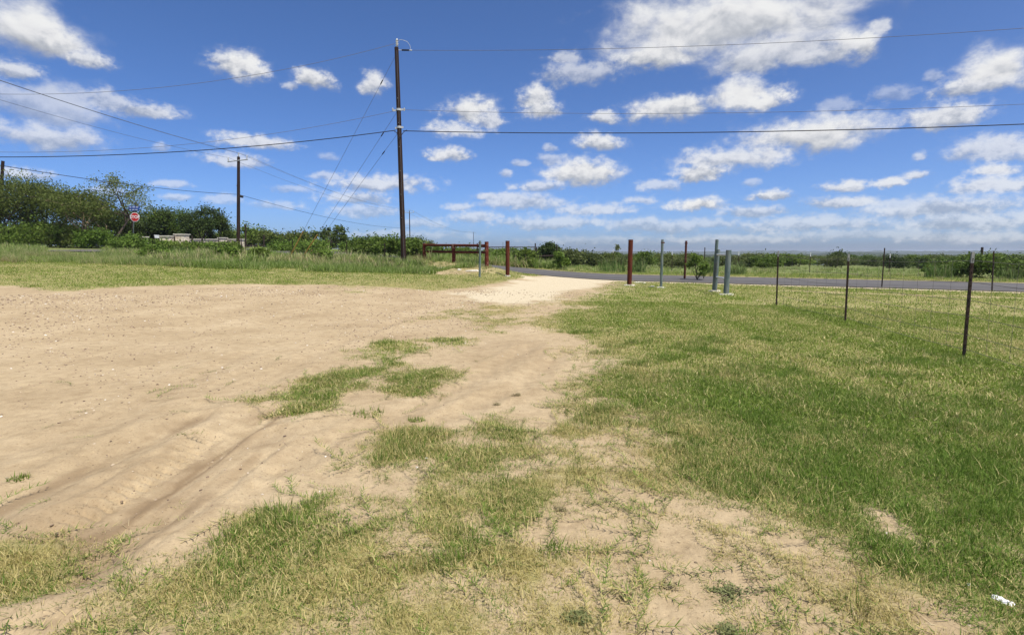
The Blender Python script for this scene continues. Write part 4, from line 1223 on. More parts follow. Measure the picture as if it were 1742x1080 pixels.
MY = 34.0
b = foot(687, MY, 445); top = pt(674.5, 81, MY)
t = thing('utility_pole', 'tall dark wooden utility pole rising left of the red pipe fence', 'pole', b)
main = t
shaft(b, top, .16, .115).build('shaft', wood, t, b, True)
insulator(pt(675.5, 80, MY - .05), .45, .085).build('top_insulator', porcelain, t, b, True)
q1, q2 = pt(677, 85.5, MY), pt(701, 86, MY)
dd = (q2 - q1).normalized()
ob = MB().tube([q1, q1 + dd * .3], .018, 8).build('dead_end_arm', galv_light, t, b, True)
mb = MB()
for k in range(9):
    p0 = q1.lerp(q2, .26 + .06 * k); mb.tube([p0, p0 + dd * .02, p0 + dd * .025, p0 + dd * .05], [.03, .06, .06, .03], 8)
mb.build('dead_end_insulator', cable_blk, t, b)
MB().tube([q1.lerp(q2, .8), q2], .03, 8).build('dead_end_clamp', galv_light, t, b)
jp = [pt(676, 69, MY - .1), pt(684, 68, MY), pt(692, 71, MY), pt(697, 77, MY), pt(699.5, 86, MY)]
mb = MB(); js = []
for k in range(17):
    f = k / 16 * 4; i = min(int(f), 3); js.append(jp[i].lerp(jp[i + 1], f - i))
mb.tube(js, .012, 5).build('jumper_wire', galv_light, t, b, True)
for py, s_ in ((187, 1.0), (217, .7)):
    xx = 674.5 + (py - 81) / 364 * 12.5
    c0 = pt(xx, py, MY); mb = MB()
    mb.tube([c0 - Vector((0, 0, .06)), c0 + Vector((0, 0, .06))], .152, 14)
    mb.box(c0 + Vector((.24 * s_, -.02, 0)), (.22 * s_, .06, .10)); mb.box(c0 + Vector((-.24 * s_, -.02, -.05)), (.2 * s_, .06, .10))
    mb.build('bracket', galv_light, t, b)
    if s_ == 1.0:
        for sx in (-.34, .34):
            insulator(c0 + Vector((sx, -.02, -.08)), .18, .05).build('spool_insulator', porcelain, t, b, True)
for k in range(6):
    c0 = b.lerp(top, .22 + .11 * k)
    MB().tube([c0 + Vector((0, -.13, 0)), c0 + Vector((.0, -.19, 0))], .012, 5).build('bolt', galv_light, t, b)
MB().tube([b + Vector((.05, -.155, 0)), b.lerp(top, .5) + Vector((.05, -.14, 0)), top + Vector((.03, -.11, -.2))], .008, 4).build('ground_wire', cable_gry, t, b)

def span(name, label, a, z, sag, r_, mat, cat='wire', group='overhead wires'):
    a, z = Vector(a), Vector(z); mb = MB(); n = 40
    pts_ = []
    for k in range(n + 1):
        f = k / n; q = a.lerp(z, f); q.z -= sag * 4 * f * (1 - f); pts_.append(q - a)
    mb.tube(pts_, r_, 5)
    o = mb.build(name, mat); o.location = a
    return tag(o, label, cat, group)
RE = Vector((62, 18.0, 0)); LE = Vector((-56, 33.0, 0))     # neighbouring poles, outside the photograph
tp = pt(671, 75, MY); span('conductor_wire', 'topmost thin wire sagging from the tall pole to the left edge', tp, (LE.x, LE.y, 15.2), 3.7, .011, cable_gry)
tp = pt(702, 86, MY); span('conductor_wire', 'topmost thin wire running from the tall pole to the right edge', tp, (RE.x, RE.y, 13.6), 1.6, .011, cable_gry)
tp = pt(672, 189, MY); span('conductor_wire', 'second thin wire sagging from the tall pole to the left', tp, (LE.x, LE.y, 11.0), 3.0, .010, cable_gry)
tp = pt(685, 187, MY); span('conductor_wire', 'second thin wire from the tall pole to the right, just above the black cable', tp, (RE.x, RE.y, 10.1), 1.6, .010, cable_gry)
tp = pt(673, 222, MY); span('telephone_cable', 'thick black cable sagging from the tall pole to the left edge', tp, (LE.x, LE.y, 9.0), 1.75, .024, cable_blk)
tp = pt(686, 223, MY); span('telephone_cable', 'thick black cable from the tall pole to the right edge', tp, (RE.x, RE.y, 8.8), 1.25, .024, cable_blk)
mb = MB()
lp = [pt(671, 224, MY - .02), pt(675, 226, MY - .14), pt(677, 233, MY - .17), pt(679.5, 236, MY - .17), pt(683, 230, MY - .16), pt(686.5, 225, MY - .05), pt(692, 221.5, MY)]
mb.tube(lp, .02, 6).build('cable_loop', cable_blk, main, b, True)

def guy(label, top_px, foot_px, Y, guard=2.4):
    e = foot(foot_px, Y); a = pt(*top_px, MY)
    t = thing('guy_wire', label, 'guy wire', e, 'guy wires of the tall pole')
    d = (a - e).normalized()
    MB().tube([e - d * .3, e + d * .05, a], [.012, .009, .009], 5).build('cable', cable_gry, t, e)
    MB().tube([e + d * .15, e + d * .2, e + d * (guard - .05), e + d * guard], [.03, .036, .036, .028], 8).build('guard', yellow, t, e, True)
    k = a - d * 1.6; MB().tube([k - d * .18, k - d * .1, k + d * .1, k + d * .18], [.012, .035, .035, .012], 6).build('strain_insulator', cable_blk, t, e)
guy('longest guy wire from near the pole top with a steep orange guard', (671.5, 98), 490, 38.0)
guy('guy wire from mid pole with an orange guard slanting before the dark thorny tree', (674.5, 192), 512, 38.5)
guy('lowest thin guy wire tied just under the black cable', (676, 228), 520, 40.0, 1.0)

def far_pole(px_base, Y, px_top, py_top, label, arm=1.2, r0=.15, r1=.10, extras=True, arm_tilt=0.0):
    b = foot(px_base, Y); top = pt(px_top, py_top, Y)
    t = thing('utility_pole', label, 'pole', b)
    shaft(b, top, r0, r1).build('shaft', wood, t, b, True)
    if arm:
        a0, a1 = top + Vector((-arm, -.12, -.42 - arm_tilt)), top + Vector((arm * .9, -.12, -.42 + arm_tilt))
        MB().tube([a0, a0.lerp(a1, .5), a1], .055, 6).build('crossarm', arm_grey, t, b)
        for q in (a0 + Vector((.08, 0, .05)), a1 + Vector((-.08, 0, .05)), top + Vector((0, 0, 0))):
            insulator(q, .42, .075).build('insulator', porcelain, t, b, True)
    return t, b, top
P2Y = 62.0
t2, b2p, top2p = far_pole(406.5, P2Y, 405.8, 267, 'middle utility pole with a pale crossarm left of the tall pole', 1.15, .2, .15, arm_tilt=.12)
ob = MB().tube([pt(408, 334, P2Y - .15), pt(409.5, 334.2, P2Y - .2), pt(412.5, 335, P2Y - .2), pt(413.5, 335.2, P2Y - .2)], [.06, .13, .13, .10], 10).build('splice_case', cable_blk, t2, b2p, True)
MB().tube([pt(402, 316, P2Y), pt(406, 315, P2Y)], .05, 6).build('bracket', arm_grey, t2, b2p)
_, b3, top3 = far_pole(698, 145, 696.5, 359, 'distant pole with a dark crossarm seen just right of the tall pole', 1.25)
_, b4, top4 = far_pole(806, 290, 805.5, 395, 'small distant pole with crossarm behind the red pipe fence', 1.3)
_, b5, top5 = far_pole(856, 430, 855.5, 412, 'faintest small distant pole just left of the red gate post', 1.3)
_, b6, top6 = far_pole(373, 95, 373, 353, 'pole top showing above the dark oak left of the middle pole', 0)
MB().tube([top6 + Vector((0, 0, -.5)), top6 + Vector((-1.0, 0, -.45))], .03, 5).build('arm', arm_grey, _, b6)
t7, b7, top7 = far_pole(-2, 60, 5, 274, 'leaning pole cut by the left edge with a small grey bracket', 0, .2, .14)
mb = MB(); c0 = pt(9, 296, 60)
mb.box(c0 + Vector((-.05, 0, .28)), (.7, .06, .06)); mb.box(c0 + Vector((.28, 0, 0)), (.06, .06, .55)); mb.box(c0 + Vector((-.05, 0, -.28)), (.7, .06, .06)); mb.box(c0 + Vector((-.34, 0, 0)), (.2, .14, .5))
mb.build('bracket', arm_grey, t7, b7)
MB().tube([pt(5, 284, 60), pt(24, 313, 58), pt(60, 400, 55)], .012, 5).build('guy_wire', cable_gry, t7, b7)
MB().tube([pt(24, 313, 58), pt(45, 343, 57)], .045, 6).build('guy_guard', galv_light, t7, b7)
PN = Vector((-32.5, 6.0, 0))
for k, (dx, sg, lab) in enumerate(((-1.05, 1.3, 'outer thin wire coming from the upper left to the middle pole crossarm'), (0, 0.9, 'centre thin wire coming from the upper left to the middle pole top'), (.95, 0.9, 'inner thin wire coming from the upper left to the middle pole crossarm'))):
    a = top2p + Vector((dx, -.12, .42 if k == 1 else .02 + .12 * dx))
    span('conductor_wire', lab, a, (PN.x + dx, PN.y, 13.4 - (.4 if k != 1 else 0)), sg, .012, cable_gry)
    e = top3 + Vector((dx * 1.1, -.12, .42 if k == 1 else .0))
    span('conductor_wire', lab.replace('coming from the upper left to the', 'leading right and away from the'), a, e, 1.3, .014, cable_gry)
    span('conductor_wire', lab.replace('coming from the upper left to the middle pole', 'strung from the second to the third receding pole'), e, top4 + Vector((dx, -.12, .2)), 2.0, .018, cable_gry)
a = pt(405.8, 331, P2Y)
span('telephone_cable', 'dark cable from the left edge to the middle pole above the trees', a, (PN.x, PN.y, 8.2), 1.2, .02, cable_blk)
span('telephone_cable', 'dark cable running from the middle pole down to the right behind the tall pole', a, pt(697, 388, 145), 1.0, .022, cable_blk)

# ------------------------------------------------------------------ trees and bushes
mesq_m = foliage('mesquite_leaf', [(0.055, 0.076, 0.017), (0.11, 0.143, 0.031), (0.185, 0.215, 0.058)], 0.36)
oak_m = foliage('oak_leaf', [(0.024, 0.042, 0.010), (0.052, 0.082, 0.018), (0.095, 0.125, 0.032)], 0.25)
bush_m = foliage('bush_leaf', [(0.045, 0.085, 0.012), (0.095, 0.15, 0.022), (0.16, 0.215, 0.04)], 0.32)
bright_m = foliage('bright_leaf', [(0.06, 0.115, 0.016), (0.115, 0.185, 0.026), (0.17, 0.24, 0.045)], 0.32)
brush_m = foliage('brush_leaf', [(0.055, 0.075, 0.022), (0.095, 0.12, 0.034), (0.15, 0.17, 0.055)], 0.28)

def leaf_cloud(C, sig, n, size, rg_, flat=0.75, aspect=0.5, lie=1.0):
    """n pointed leaves scattered about each centre C"""
    k = len(C)
    c = np.repeat(C, n, 0) + rg_.normal(0, 1, (k * n, 3)) * (np.repeat(sig, n)[:, None] * np.array([1, 1, flat]))
    a = rg_.normal(0, 1, (k * n, 3)) * np.array([1, 1, lie]); a /= np.linalg.norm(a, axis=1)[:, None] + 1e-9
    b = rg_.normal(0, 1, (k * n, 3)) * np.array([1, 1, lie]); b -= (a * b).sum(1)[:, None] * a; b /= np.linalg.norm(b, axis=1)[:, None] + 1e-9
    s = size * rg_.uniform(0.6, 1.35, k * n)[:, None]
    V = np.stack([c - a * s, c + b * s * aspect - a * s * .1, c + a * s, c - b * s * aspect - a * s * .1], 1).reshape(-1, 3)
    Q_ = np.arange(len(V)).reshape(-1, 4)
    return V, Q_

def grow(name, label, cat, base, H, Wd, leaf_mat, seed, lobes=7, tips=9, nleaf=26, leaf=0.13, crown0=0.28, trunk_r=0.11, stems=1, sig=0.16, bark_mat=None, depth=None, group=None, lean=0.0, flat=.8, dense=True, parts=('trunk', 'crown')):
    """trunk with limbs reaching into uneven lobes; leaves gathered at the twig ends"""
    rg_ = np.random.default_rng(seed); base = Vector(base)
    t = thing(name, label, cat, base, group)
    Dp = depth or Wd
    mb = MB(); C = []; 
    cz, hz = H * (1 + crown0) / 2, H * (1 - crown0) / 2
    stem_b = [np.array([rg_.normal(0, .12) * (i > 0) * Wd, rg_.normal(0, .12) * (i > 0) * Dp, -.1]) for i in range(stems)]
    forks = [s_ + np.array([rg_.normal(0, .08) * Wd + lean * H, rg_.normal(0, .08) * Wd, H * crown0 * rg_.uniform(.7, 1.2)]) for s_ in stem_b]
    for s_, f_ in zip(stem_b, forks):
        m_ = (s_ + f_) / 2 + rg_.normal(0, .04, 3) * H * np.array([1, 1, 0])
        mb.tube([s_, m_, f_], [trunk_r * 1.25, trunk_r, trunk_r * .75], 7)
    for l in range(lobes):
        a = 2 * math.pi * (l + rg_.uniform(-.3, .3)) / max(lobes - 1, 1) * 1.0
        rr_ = 0.0 if l == 0 else rg_.uniform(.40, .74)
        h_ = rg_.uniform(.0, .35) if l == 0 and crown0 < .1 else rg_.uniform(.25, .75) if l == 0 else rg_.uniform(-.62, .60)
        c = np.array([math.cos(a) * rr_ * Wd / 2 + lean * H, math.sin(a) * rr_ * Dp / 2, cz + h_ * hz])
        lr = np.array([Wd, Dp, 0]) * rg_.uniform(.17, .27); lr[2] = hz * rg_.uniform(.32, .52)
        f_ = forks[rg_.integers(len(forks))]
        m_ = f_ * .5 + c * .5 + rg_.normal(0, .05, 3) * Wd * .6
        mb.tube([f_, m_, c], [trunk_r * .6, trunk_r * .42, trunk_r * .22], 5)
        for k in range(tips):
            d = rg_.normal(0, 1, 3); d /= np.linalg.norm(d); d[2] = d[2] * .9 + .12
            q = c + d * lr * rg_.uniform(.45, .92 if parts[0] == 'stems' else 1.12)
            q[2] = min(max(q[2], H * crown0 * .55), H)
            mid = (c + q) / 2 + rg_.normal(0, .03, 3) * Wd * .3
            mb.tube([c, mid, q], [trunk_r * .2, trunk_r * .14, trunk_r * .06], 3, cap=False)
            C.append(q); 
            if dense: C.append((q + c) / 2 + rg_.normal(0, .05, 3) * Wd * .4)
    C = np.array(C)
    sg = sig * rg_.uniform(.6, 1.4, len(C)) * Wd * .5
    V, Q_ = leaf_cloud(C, sg, nleaf, leaf, rg_, flat)
    V[:, 2] = np.maximum(V[:, 2], .04)
    mb.build(parts[0], bark_mat or bark, t)
    link(parts[1], raw_mesh(parts[1], V, Q_), leaf_mat, t)
    return t

def tree(px, Y, wpx, top_py, mat, label, seed, name='mesquite_tree', cat='tree', minh=0.8, **kw):
    b = foot(px, Y); H = max(pt(px, top_py, Y).z - b.z, minh); Wd = wpx / FPX * Y
    return grow(name, label, cat, b, H, Wd, mat, seed, **kw)

MG = 'mesquite trees at the left'
tree(-55, 57, 150, 318, mesq_m, 'mesquite tree at the far left edge behind the leaning pole', 31, lobes=9, tips=9, nleaf=52, leaf=.095, crown0=.2, stems=2, group=MG)
tree(30, 56, 150, 305, mesq_m, 'large mesquite nearest the leaning pole with dark twisted limbs', 32, lobes=15, tips=10, nleaf=50, leaf=.095, crown0=.2, stems=3, group=MG, sig=.12)
tree(92, 59, 150, 303, mesq_m, 'large mesquite between the leaning pole tree and the airy tall tree', 33, lobes=15, tips=10, nleaf=50, leaf=.095, crown0=.18, stems=2, group=MG, sig=.12)
tree(140, 55, 115, 322, mesq_m, 'lower mesquite with a pale slanting bare trunk', 34, lobes=9, tips=9, nleaf=46, leaf=.095, crown0=.25, stems=3, group=MG, sig=.13, lean=.04, bark_mat=bark_pale)
tree(-190, 60, 170, 322, mesq_m, 'mesquite tree outside the left end of the wood', 41, lobes=11, tips=9, nleaf=40, leaf=.1, crown0=.1, stems=3, group=MG)
tree(-330, 66, 180, 325, mesq_m, 'mesquite tree farthest left beyond the wood', 42, lobes=11, tips=9, nleaf=40, leaf=.1, crown0=.1, stems=3, group=MG)
tree(206, 57, 108, 299, mesq_m, 'tall airy mesquite behind the stop sign with sky showing through', 35, lobes=10, tips=9, nleaf=44, leaf=.09, crown0=.38, stems=2, group=MG, sig=.11, dense=False)
tree(190, 64, 90, 345, oak_m, 'dark dense tree under the airy mesquite', 36, 'oak_tree', lobes=9, tips=8, nleaf=50, leaf=.115, crown0=.1, group='oak trees left of the middle pole')
OG = 'oak trees left of the middle pole'
tree(252, 68, 85, 350, oak_m, 'dark oak directly right of the stop sign', 37, 'oak_tree', lobes=9, tips=9, nleaf=50, leaf=.115, crown0=.12, group=OG)
tree(298, 70, 82, 349, bush_m, 'lighter green round oak above the stone pillars', 38, 'oak_tree', lobes=10, tips=9, nleaf=50, leaf=.115, crown0=.12, group=OG)
tree(346, 66, 66, 352, oak_m, 'dark oak above the low stone wall with a pole top behind it', 39, 'oak_tree', lobes=9, tips=8, nleaf=46, leaf=.115, crown0=.14, group=OG)
tree(378, 68, 44, 364, oak_m, 'small dark oak nearest the middle pole on its left', 40, 'oak_tree', lobes=6, tips=8, nleaf=44, leaf=.115, crown0=.1, group=OG)
for i, (px, Y, w, top, m_, lab) in enumerate([
    (-20, 54, 130, 375, bush_m, 'low green thicket at the left edge under the mesquites'), (55, 53, 120, 380, bush_m, 'low green thicket under the large mesquites'), (120, 55, 90, 385, mesq_m, 'low scrub beneath the slanting mesquite trunk'),
    (165, 54, 60, 392, bright_m, 'bright green shrub left of the stop sign'), (225, 49.5, 62, 402, bright_m, 'bright leafy weed bush at the foot of the stop sign'), (305, 45, 46, 414, bush_m, 'green bush in front of the stone pillars'), (262, 37, 44, 427, bright_m, 'low spreading weed bush left of the pale weed stand'), (440, 37, 36, 430, bush_m, 'low weed bush under the brace right of the middle pole'), (548, 35, 32, 431, bright_m, 'low weed bush right of the orange guards'), (385, 38, 34, 428, bright_m, 'low weed bush below the low stone wall'), (330, 50, 36, 413, bush_m, 'weed bush hiding the left foot of the low stone wall'), (362, 49, 34, 415, bright_m, 'weed bush hiding the middle of the low stone wall'), (397, 49, 36, 414, bush_m, 'weed bush hiding the right foot of the low stone wall'), (280, 48, 34, 412, bright_m, 'weed bush hiding the foot of the left stone pillar'),
    (400, 76, 50, 390, bush_m, 'shrub directly behind the middle pole'), (432, 74, 52, 385, bush_m, 'shrub with pointed top right of the middle pole'), (462, 72, 44, 394, mesq_m, 'shrub behind the tall brace post'), (486, 78, 50, 398, mesq_m, 'greyish shrub left of the orange guy guards'),
    (517, 72, 56, 396, mesq_m, 'hazy shrub behind the orange guy guards'), (484, 54, 62, 416, bright_m, 'low bright shrub left of the steep orange guard'), (535, 50, 62, 420, bright_m, 'low bright shrub below the thorny tree'), (600, 52, 44, 415, bright_m, 'low bright shrub right of the thorny tree'),
    (626, 46, 66, 402, bush_m, 'feathery green bush left of the tall pole'), (664, 44, 64, 403, bush_m, 'feathery green bush touching the tall pole on its left'), (704, 47, 50, 404, bush_m, 'feathery green bush just right of the tall pole'), (736, 52, 40, 418, bush_m, 'green bush behind the left end of the red pipe fence'),
    (760, 56, 50, 424, bush_m, 'green bush behind the middle of the red pipe fence'), (795, 58, 50, 422, bush_m, 'green bush behind the right end of the red pipe fence'), (846, 52, 40, 428, bright_m, 'bright weeds between red fence and red gate post'),
    (893, 46.5, 42, 424, bush_m, 'dense dark bush just right of the left red gate post'), (953, 46, 26, 425, bright_m, 'bright yellow green bush right of the low black rail'), (975, 58, 46, 426, brush_m, 'dull green bush beyond the road left of the tall grass'), (1010, 66, 50, 430, brush_m, 'grey green bush beyond the road behind the tall grass'),
    (1310, 62, 44, 432, bush_m, 'round bush left of the far dark shed'), (1425, 98, 44, 430, oak_m, 'round dark bush right of the far pale tank'), (1605, 36.5, 50, 444, bush_m, 'left end of the big roadside thicket at right'), (1655, 35, 80, 436, bush_m, 'tall leafy thicket beyond the road behind the nearest fence post'), (1725, 34, 70, 440, bush_m, 'thicket beyond the road at the right edge'),
]):
    tree(px, Y, w, top, m_, lab, 60 + i, 'bush', 'bush', lobes=7, tips=7, nleaf=30 if w > 40 else 24, leaf=.055 + .0012 * Y, crown0=.02, trunk_r=.035, stems=4, sig=.17, group='bushes', flat=.9, parts=('stems', 'foliage'))
tree(560, 54, 68, 381, oak_m, 'dark open thorny tree with gaps right of the orange guards', 120, 'thorn_tree', lobes=9, tips=6, nleaf=26, leaf=.12, crown0=.35, stems=2, sig=.075, dense=False, trunk_r=.09)
tree(588, 55, 18, 392, oak_m, 'narrow dark thorny tree beside the open one', 121, 'thorn_tree', lobes=5, tips=5, nleaf=26, leaf=.12, crown0=.2, sig=.14, trunk_r=.05)
tree(935, 62, 40, 413, oak_m, 'rounded tree on the skyline right of the black pipe gate', 122, 'round_tree', lobes=8, tips=8, nleaf=28, leaf=.14, crown0=.15)
tree(1050, 130, 18, 417, brush_m, 'small skyline tree just left of the right red gate post', 123, 'round_tree', lobes=5, tips=6, nleaf=22, leaf=.2, crown0=.12, sig=.16, trunk_r=.16)
b = at(1188, 478)
H = pt(1188, 431, b.y).z - b.z
grow('sapling_bush', 'leafy sapling with a dark stem on the near verge of the road', 'bush', b, H, 1.25, bright_m, 124, lobes=8, tips=8, nleaf=15, leaf=.055, crown0=.12, trunk_r=.035, sig=.10, flat=1.0)

# brush beyond the road: individual bushes made from a few kinds, then the far belt as one mass
kinds = []
for i in range(5):
    k = grow('brush_bush', 'x', 'bush', (0, 0, -500), 3.0, 4.4, [brush_m, bush_m, brush_m, oak_m, mesq_m][i], 300 + i, lobes=8, tips=7, nleaf=26, leaf=.15, crown0=.02, trunk_r=.05, stems=3, sig=.16, parts=('stems', 'foliage'))
    kinds.append(k)
def copy_thing(src, loc, scale, rz, label, group):
    c = src.copy(); col.objects.link(c)
    c.location = loc; c.scale = scale; c.rotation_euler = (0, 0, rz); c['label'] = label; c['group'] = group
    for ch in src.children:
        d = ch.copy(); col.objects.link(d); d.parent = c
    return c
rb = random.Random(4)
marks = [(1000, 'left of the tall grass clump'), (1075, 'behind the right red gate post'), (1130, 'behind the thin grey post'), (1175, 'behind the sapling'), (1230, 'behind the pipe brace'), (1290, 'left of the far shed'),
         (1360, 'around the far shed'), (1440, 'behind the middle near fence post'), (1520, 'behind the dark verge posts'), (1600, 'left of the big thicket'), (1690, 'above the big thicket')]
ORD = 'first second third fourth fifth sixth seventh eighth ninth tenth eleventh twelfth thirteenth fourteenth fifteenth sixteenth seventeenth eighteenth nineteenth twentieth'.split()
ORD += ['twenty-' + w for w in ORD[:9]]
seen = {}
for i in range(76):
    px = 975 + 790 * (i + .5) / 76 + rb.uniform(-5, 5); Y = rb.choice([64, 72, 85, 100, 120, 140, 165]) * rb.uniform(.92, 1.08)
    p = foot(px, Y)
    top = rb.uniform(431, 440) if px > 1100 else rb.uniform(427, 437)
    H = max(pt(px, top, Y).z - p.z, .9); s = H / 3.0
    m_ = min(marks, key=lambda q: abs(q[0] - px))[1]
    kd = 'nearer' if Y < 80 else 'middle' if Y < 110 else 'farther'
    seen[(kd, m_)] = seen.get((kd, m_), 0) + 1
    lab = '%s scrub bush from the left in the %s brush %s' % (ORD[seen[(kd, m_)] - 1], kd, m_)
    copy_thing(kinds[i % 5], p, (s * rb.uniform(1.3, 2.1), s * rb.uniform(1.2, 1.8), s), rb.uniform(0, 6.28), lab, 'scrub bushes beyond the road')
for i in range(22):
    px = 745 + 240 * (i + .5) / 22 + rb.uniform(-4, 4); Y = rb.uniform(80, 220)
    p = foot(px, Y); s = max(pt(px, rb.uniform(421, 432), Y).z - p.z, 1.0) / 3
    copy_thing(kinds[i % 5], p, (s * 1.5, s * 1.5, s), rb.uniform(0, 6.28), ORD[i] + ' skyline scrub bush counted from the red fence toward the round tree', 'scrub bushes on the middle skyline')
for i in range(26):
    px = 380 + 340 * (i + .5) / 26 + rb.uniform(-5, 5); Y = rb.uniform(66, 95)
    p = foot(px, Y); s = max(pt(px, rb.uniform(402, 416), Y).z - p.z, 1.0) / 3
    copy_thing(kinds[i % 5], p, (s * 1.3, s * 1.3, s), rb.uniform(0, 6.28), ORD[i] + ' scrub bush of the left hedge counted from the middle pole', 'scrub bushes of the left hedge')
for i in range(24):
    px = -110 + 500 * (i + .5) / 24 + rb.uniform(-6, 6); Y = rb.uniform(68, 84)
    p = foot(px, Y); s = max(pt(px, rb.uniform(376, 394) if px < 330 else rb.uniform(386, 398), Y).z - p.z, 1.0) / 3
    copy_thing(kinds[(4, 1, 3, 4)[i % 4]], p, (s * 1.2, s * 1.2, s), rb.uniform(0, 6.28), ORD[i] + ' dark bush filling the wood under the left trees, counted from the left edge', 'bushes under the left trees')
fol = [[c for c in k.children if c.name.startswith('foliage')][0].data for k in kinds]
BR = proto_collection('brush_mass', fol)
for k in kinds:
    for c in list(k.children): bpy.data.objects.remove(c)
    bpy.data.objects.remove(k)
n = 5200
X, Y, r = sector(n, 170, 1450, -40, 52, rg)
ok = (fbm(X * .012, Y * .012, 55, 3) > .40) & ((np.degrees(np.arctan2(X, Y)) > -9) | (r < 0))
X, Y, r = X[ok], Y[ok], r[ok]
scatter('far_brush', 'dark belt of brush and low trees reaching to the horizon', 'brush', np.stack([X, Y, terrain(X, Y)], 1), BR, rg.uniform(.7, 1.4, len(X)) * (.8 + r / 900), np.zeros(len(X)), .05, 31, zs=.6)

# ------------------------------------------------------------------ weeds and tall grass
straw_m = foliage('straw_blades', [(0.17, 0.155, 0.065), (0.27, 0.24, 0.11), (0.40, 0.35, 0.19)], 0.3)
bunch = [blade_tuft('bunch_tuft', weed_m, 60, .22, .35, .85, .012, .45, 400 + i, 3, 1.1) for i in range(5)]
broad = [blade_tuft('broad_tuft', weed_m, 16, .12, .45, .95, .042, .38, 420 + i, 4, 1.5) for i in range(5)]
lowt = [blade_tuft('low_tuft', weed_m, 34, .2, .12, .32, .02, .6, 440 + i, 2, .8) for i in range(5)]
BUNCH, BROAD, LOWT = proto_collection('bunch_kind', bunch), proto_collection('broad_kind', broad), proto_collection('low_kind', lowt)
STRAW = proto_collection('straw_kind', [blade_tuft('straw_tuft', straw_m, 26, .3, .2, .7, .016, .8, 460 + i, 3, .9) for i in range(4)])

def weeds(name, label, poly, n, coll, smin, smax, drymu, seed, nscale=.35, thr=.42, fn=None):
    P = W(poly) if not isinstance(poly, np.ndarray) else poly
    lo, hi = P.min(0), P.max(0)
    X, Y = rg.uniform(lo[0], hi[0], n), rg.uniform(lo[1], hi[1], n)
    u, v = road_uv(X, Y)
    k = (poly_sd(P, X, Y) > -.3 + 1.2 * (fbm(X * .8, Y * .8, seed, 3) - .5)) & (fbm(X * nscale, Y * nscale, seed + 5, 3) > thr) & ((v < -.8) | (v > RW + .5))
    if name in ('rough_weeds', 'bunch_grass'): k &= poly_sd(Pw([(78, 37), (178, 38), (176, 56), (78, 54)]), X, Y) < 0
    X, Y = X[k], Y[k]
    s = rg.uniform(smin, smax, len(X)) * (.3 + 1.5 * fbm(X * .45, Y * .45, seed + 9, 3))
    dr = np.clip(drymu + 1.1 * (fbm(X * .4, Y * .4, seed + 3, 3) - .5) + rg.normal(0, .12, len(X)), 0, 1)
    print(name, len(X))
    scatter(name, label, 'weeds', np.stack([X, Y, terrain(X, Y)], 1), coll, s, dr, .12, seed)
def Pw(lst):                    # depth polygons: (px, Y)
    return np.array([foot(px, Y)[:2] for px, Y in lst])
EL = [(px, at(px, py).y) for px, py in [(-120, 446), (0, 446), (150, 448.5), (300, 453), (450, 459), (600, 464), (730, 466.5)]]
Y3, Y5, Y6 = EL[3][1], EL[4][1], EL[6][1]
EY = lambda px, d: (px, float(np.interp(px, [e[0] for e in EL], [e[1] for e in EL])) + d)       # edge of the mown back lawn
weeds('bunch_grass', 'pale feathery bunch grass along the edge of the back lawn', Pw(EL[:4] + [EY(380, 2), EY(330, 7), EY(150, 12), EY(-120, 12)]), 5200, BUNCH, .30, .66, .38, 51, thr=.36)
weeds('edge_grass', 'bright green unmown fringe along the back lawn', Pw([EY(230, 0), EY(300, 0), EY(450, 0), EY(600, 0), EY(730, 0), (800, Y6 + .8), (800, Y6 + 2.6), EY(720, 2.4), EY(600, 2.6), EY(450, 3.0), EY(240, 2.5)]), 4200, LOWT, .7, 1.4, .08, 52, thr=.30)
weeds('broad_weeds', 'broad leaved tall weeds with pale shining blades before the hedge', Pw([EY(260, 2), EY(450, 1.6), EY(600, 1.4), EY(725, 1.6), (720, 38), (600, 40), (400, 42), (260, 42)]), 2400, BROAD, .35, .85, .28, 53, thr=.38)
weeds('rough_weeds', 'mixed rough weeds filling the ground behind the back lawn', Pw([EY(-150, 4), EY(150, 4), EY(450, 3), EY(720, 3), (720, 45), (450, 58), (150, 52), (-150, 50)]), 9000, LOWT, .7, 1.6, .28, 54, thr=.30)
weeds('dead_stalks', 'heap of brown dead stalks between the weeds and the tall pole', Pw([EY(535, 1.8), EY(640, 1.6), EY(700, 1.8), EY(730, 3.5), (720, 37), (600, 34)]), 800, STRAW, .5, 1.1, .9, 55, thr=.30)
weeds('field_weeds', 'rough green grass of the field and verge beyond the road', np.array([R0 + RN * (RW + .8) - RD * 30, R0 + RN * (RW + .8) + RD * 75, R0 + RN * (RW + 26) + RD * 75, R0 + RN * (RW + 26) - RD * 30]), 13000, LOWT, .45, 1.15, .33, 56, thr=.30)
weeds('bank_weeds', 'weeds and dry grass on the bank under the red pipe fence', Pw([(718, 34), (775, 31.5), (835, 29.3), (838, 32.5), (775, 36), (716, 39)]), 420, LOWT, .35, .8, .42, 58, thr=.30)
weeds('gate_weeds', 'tall green weeds behind the red pipe fence', Pw([(725, 39), (790, 38), (850, 44), (960, 46), (960, 54), (725, 54)]), 1800, BROAD, .6, 1.2, .15, 57, thr=.30)

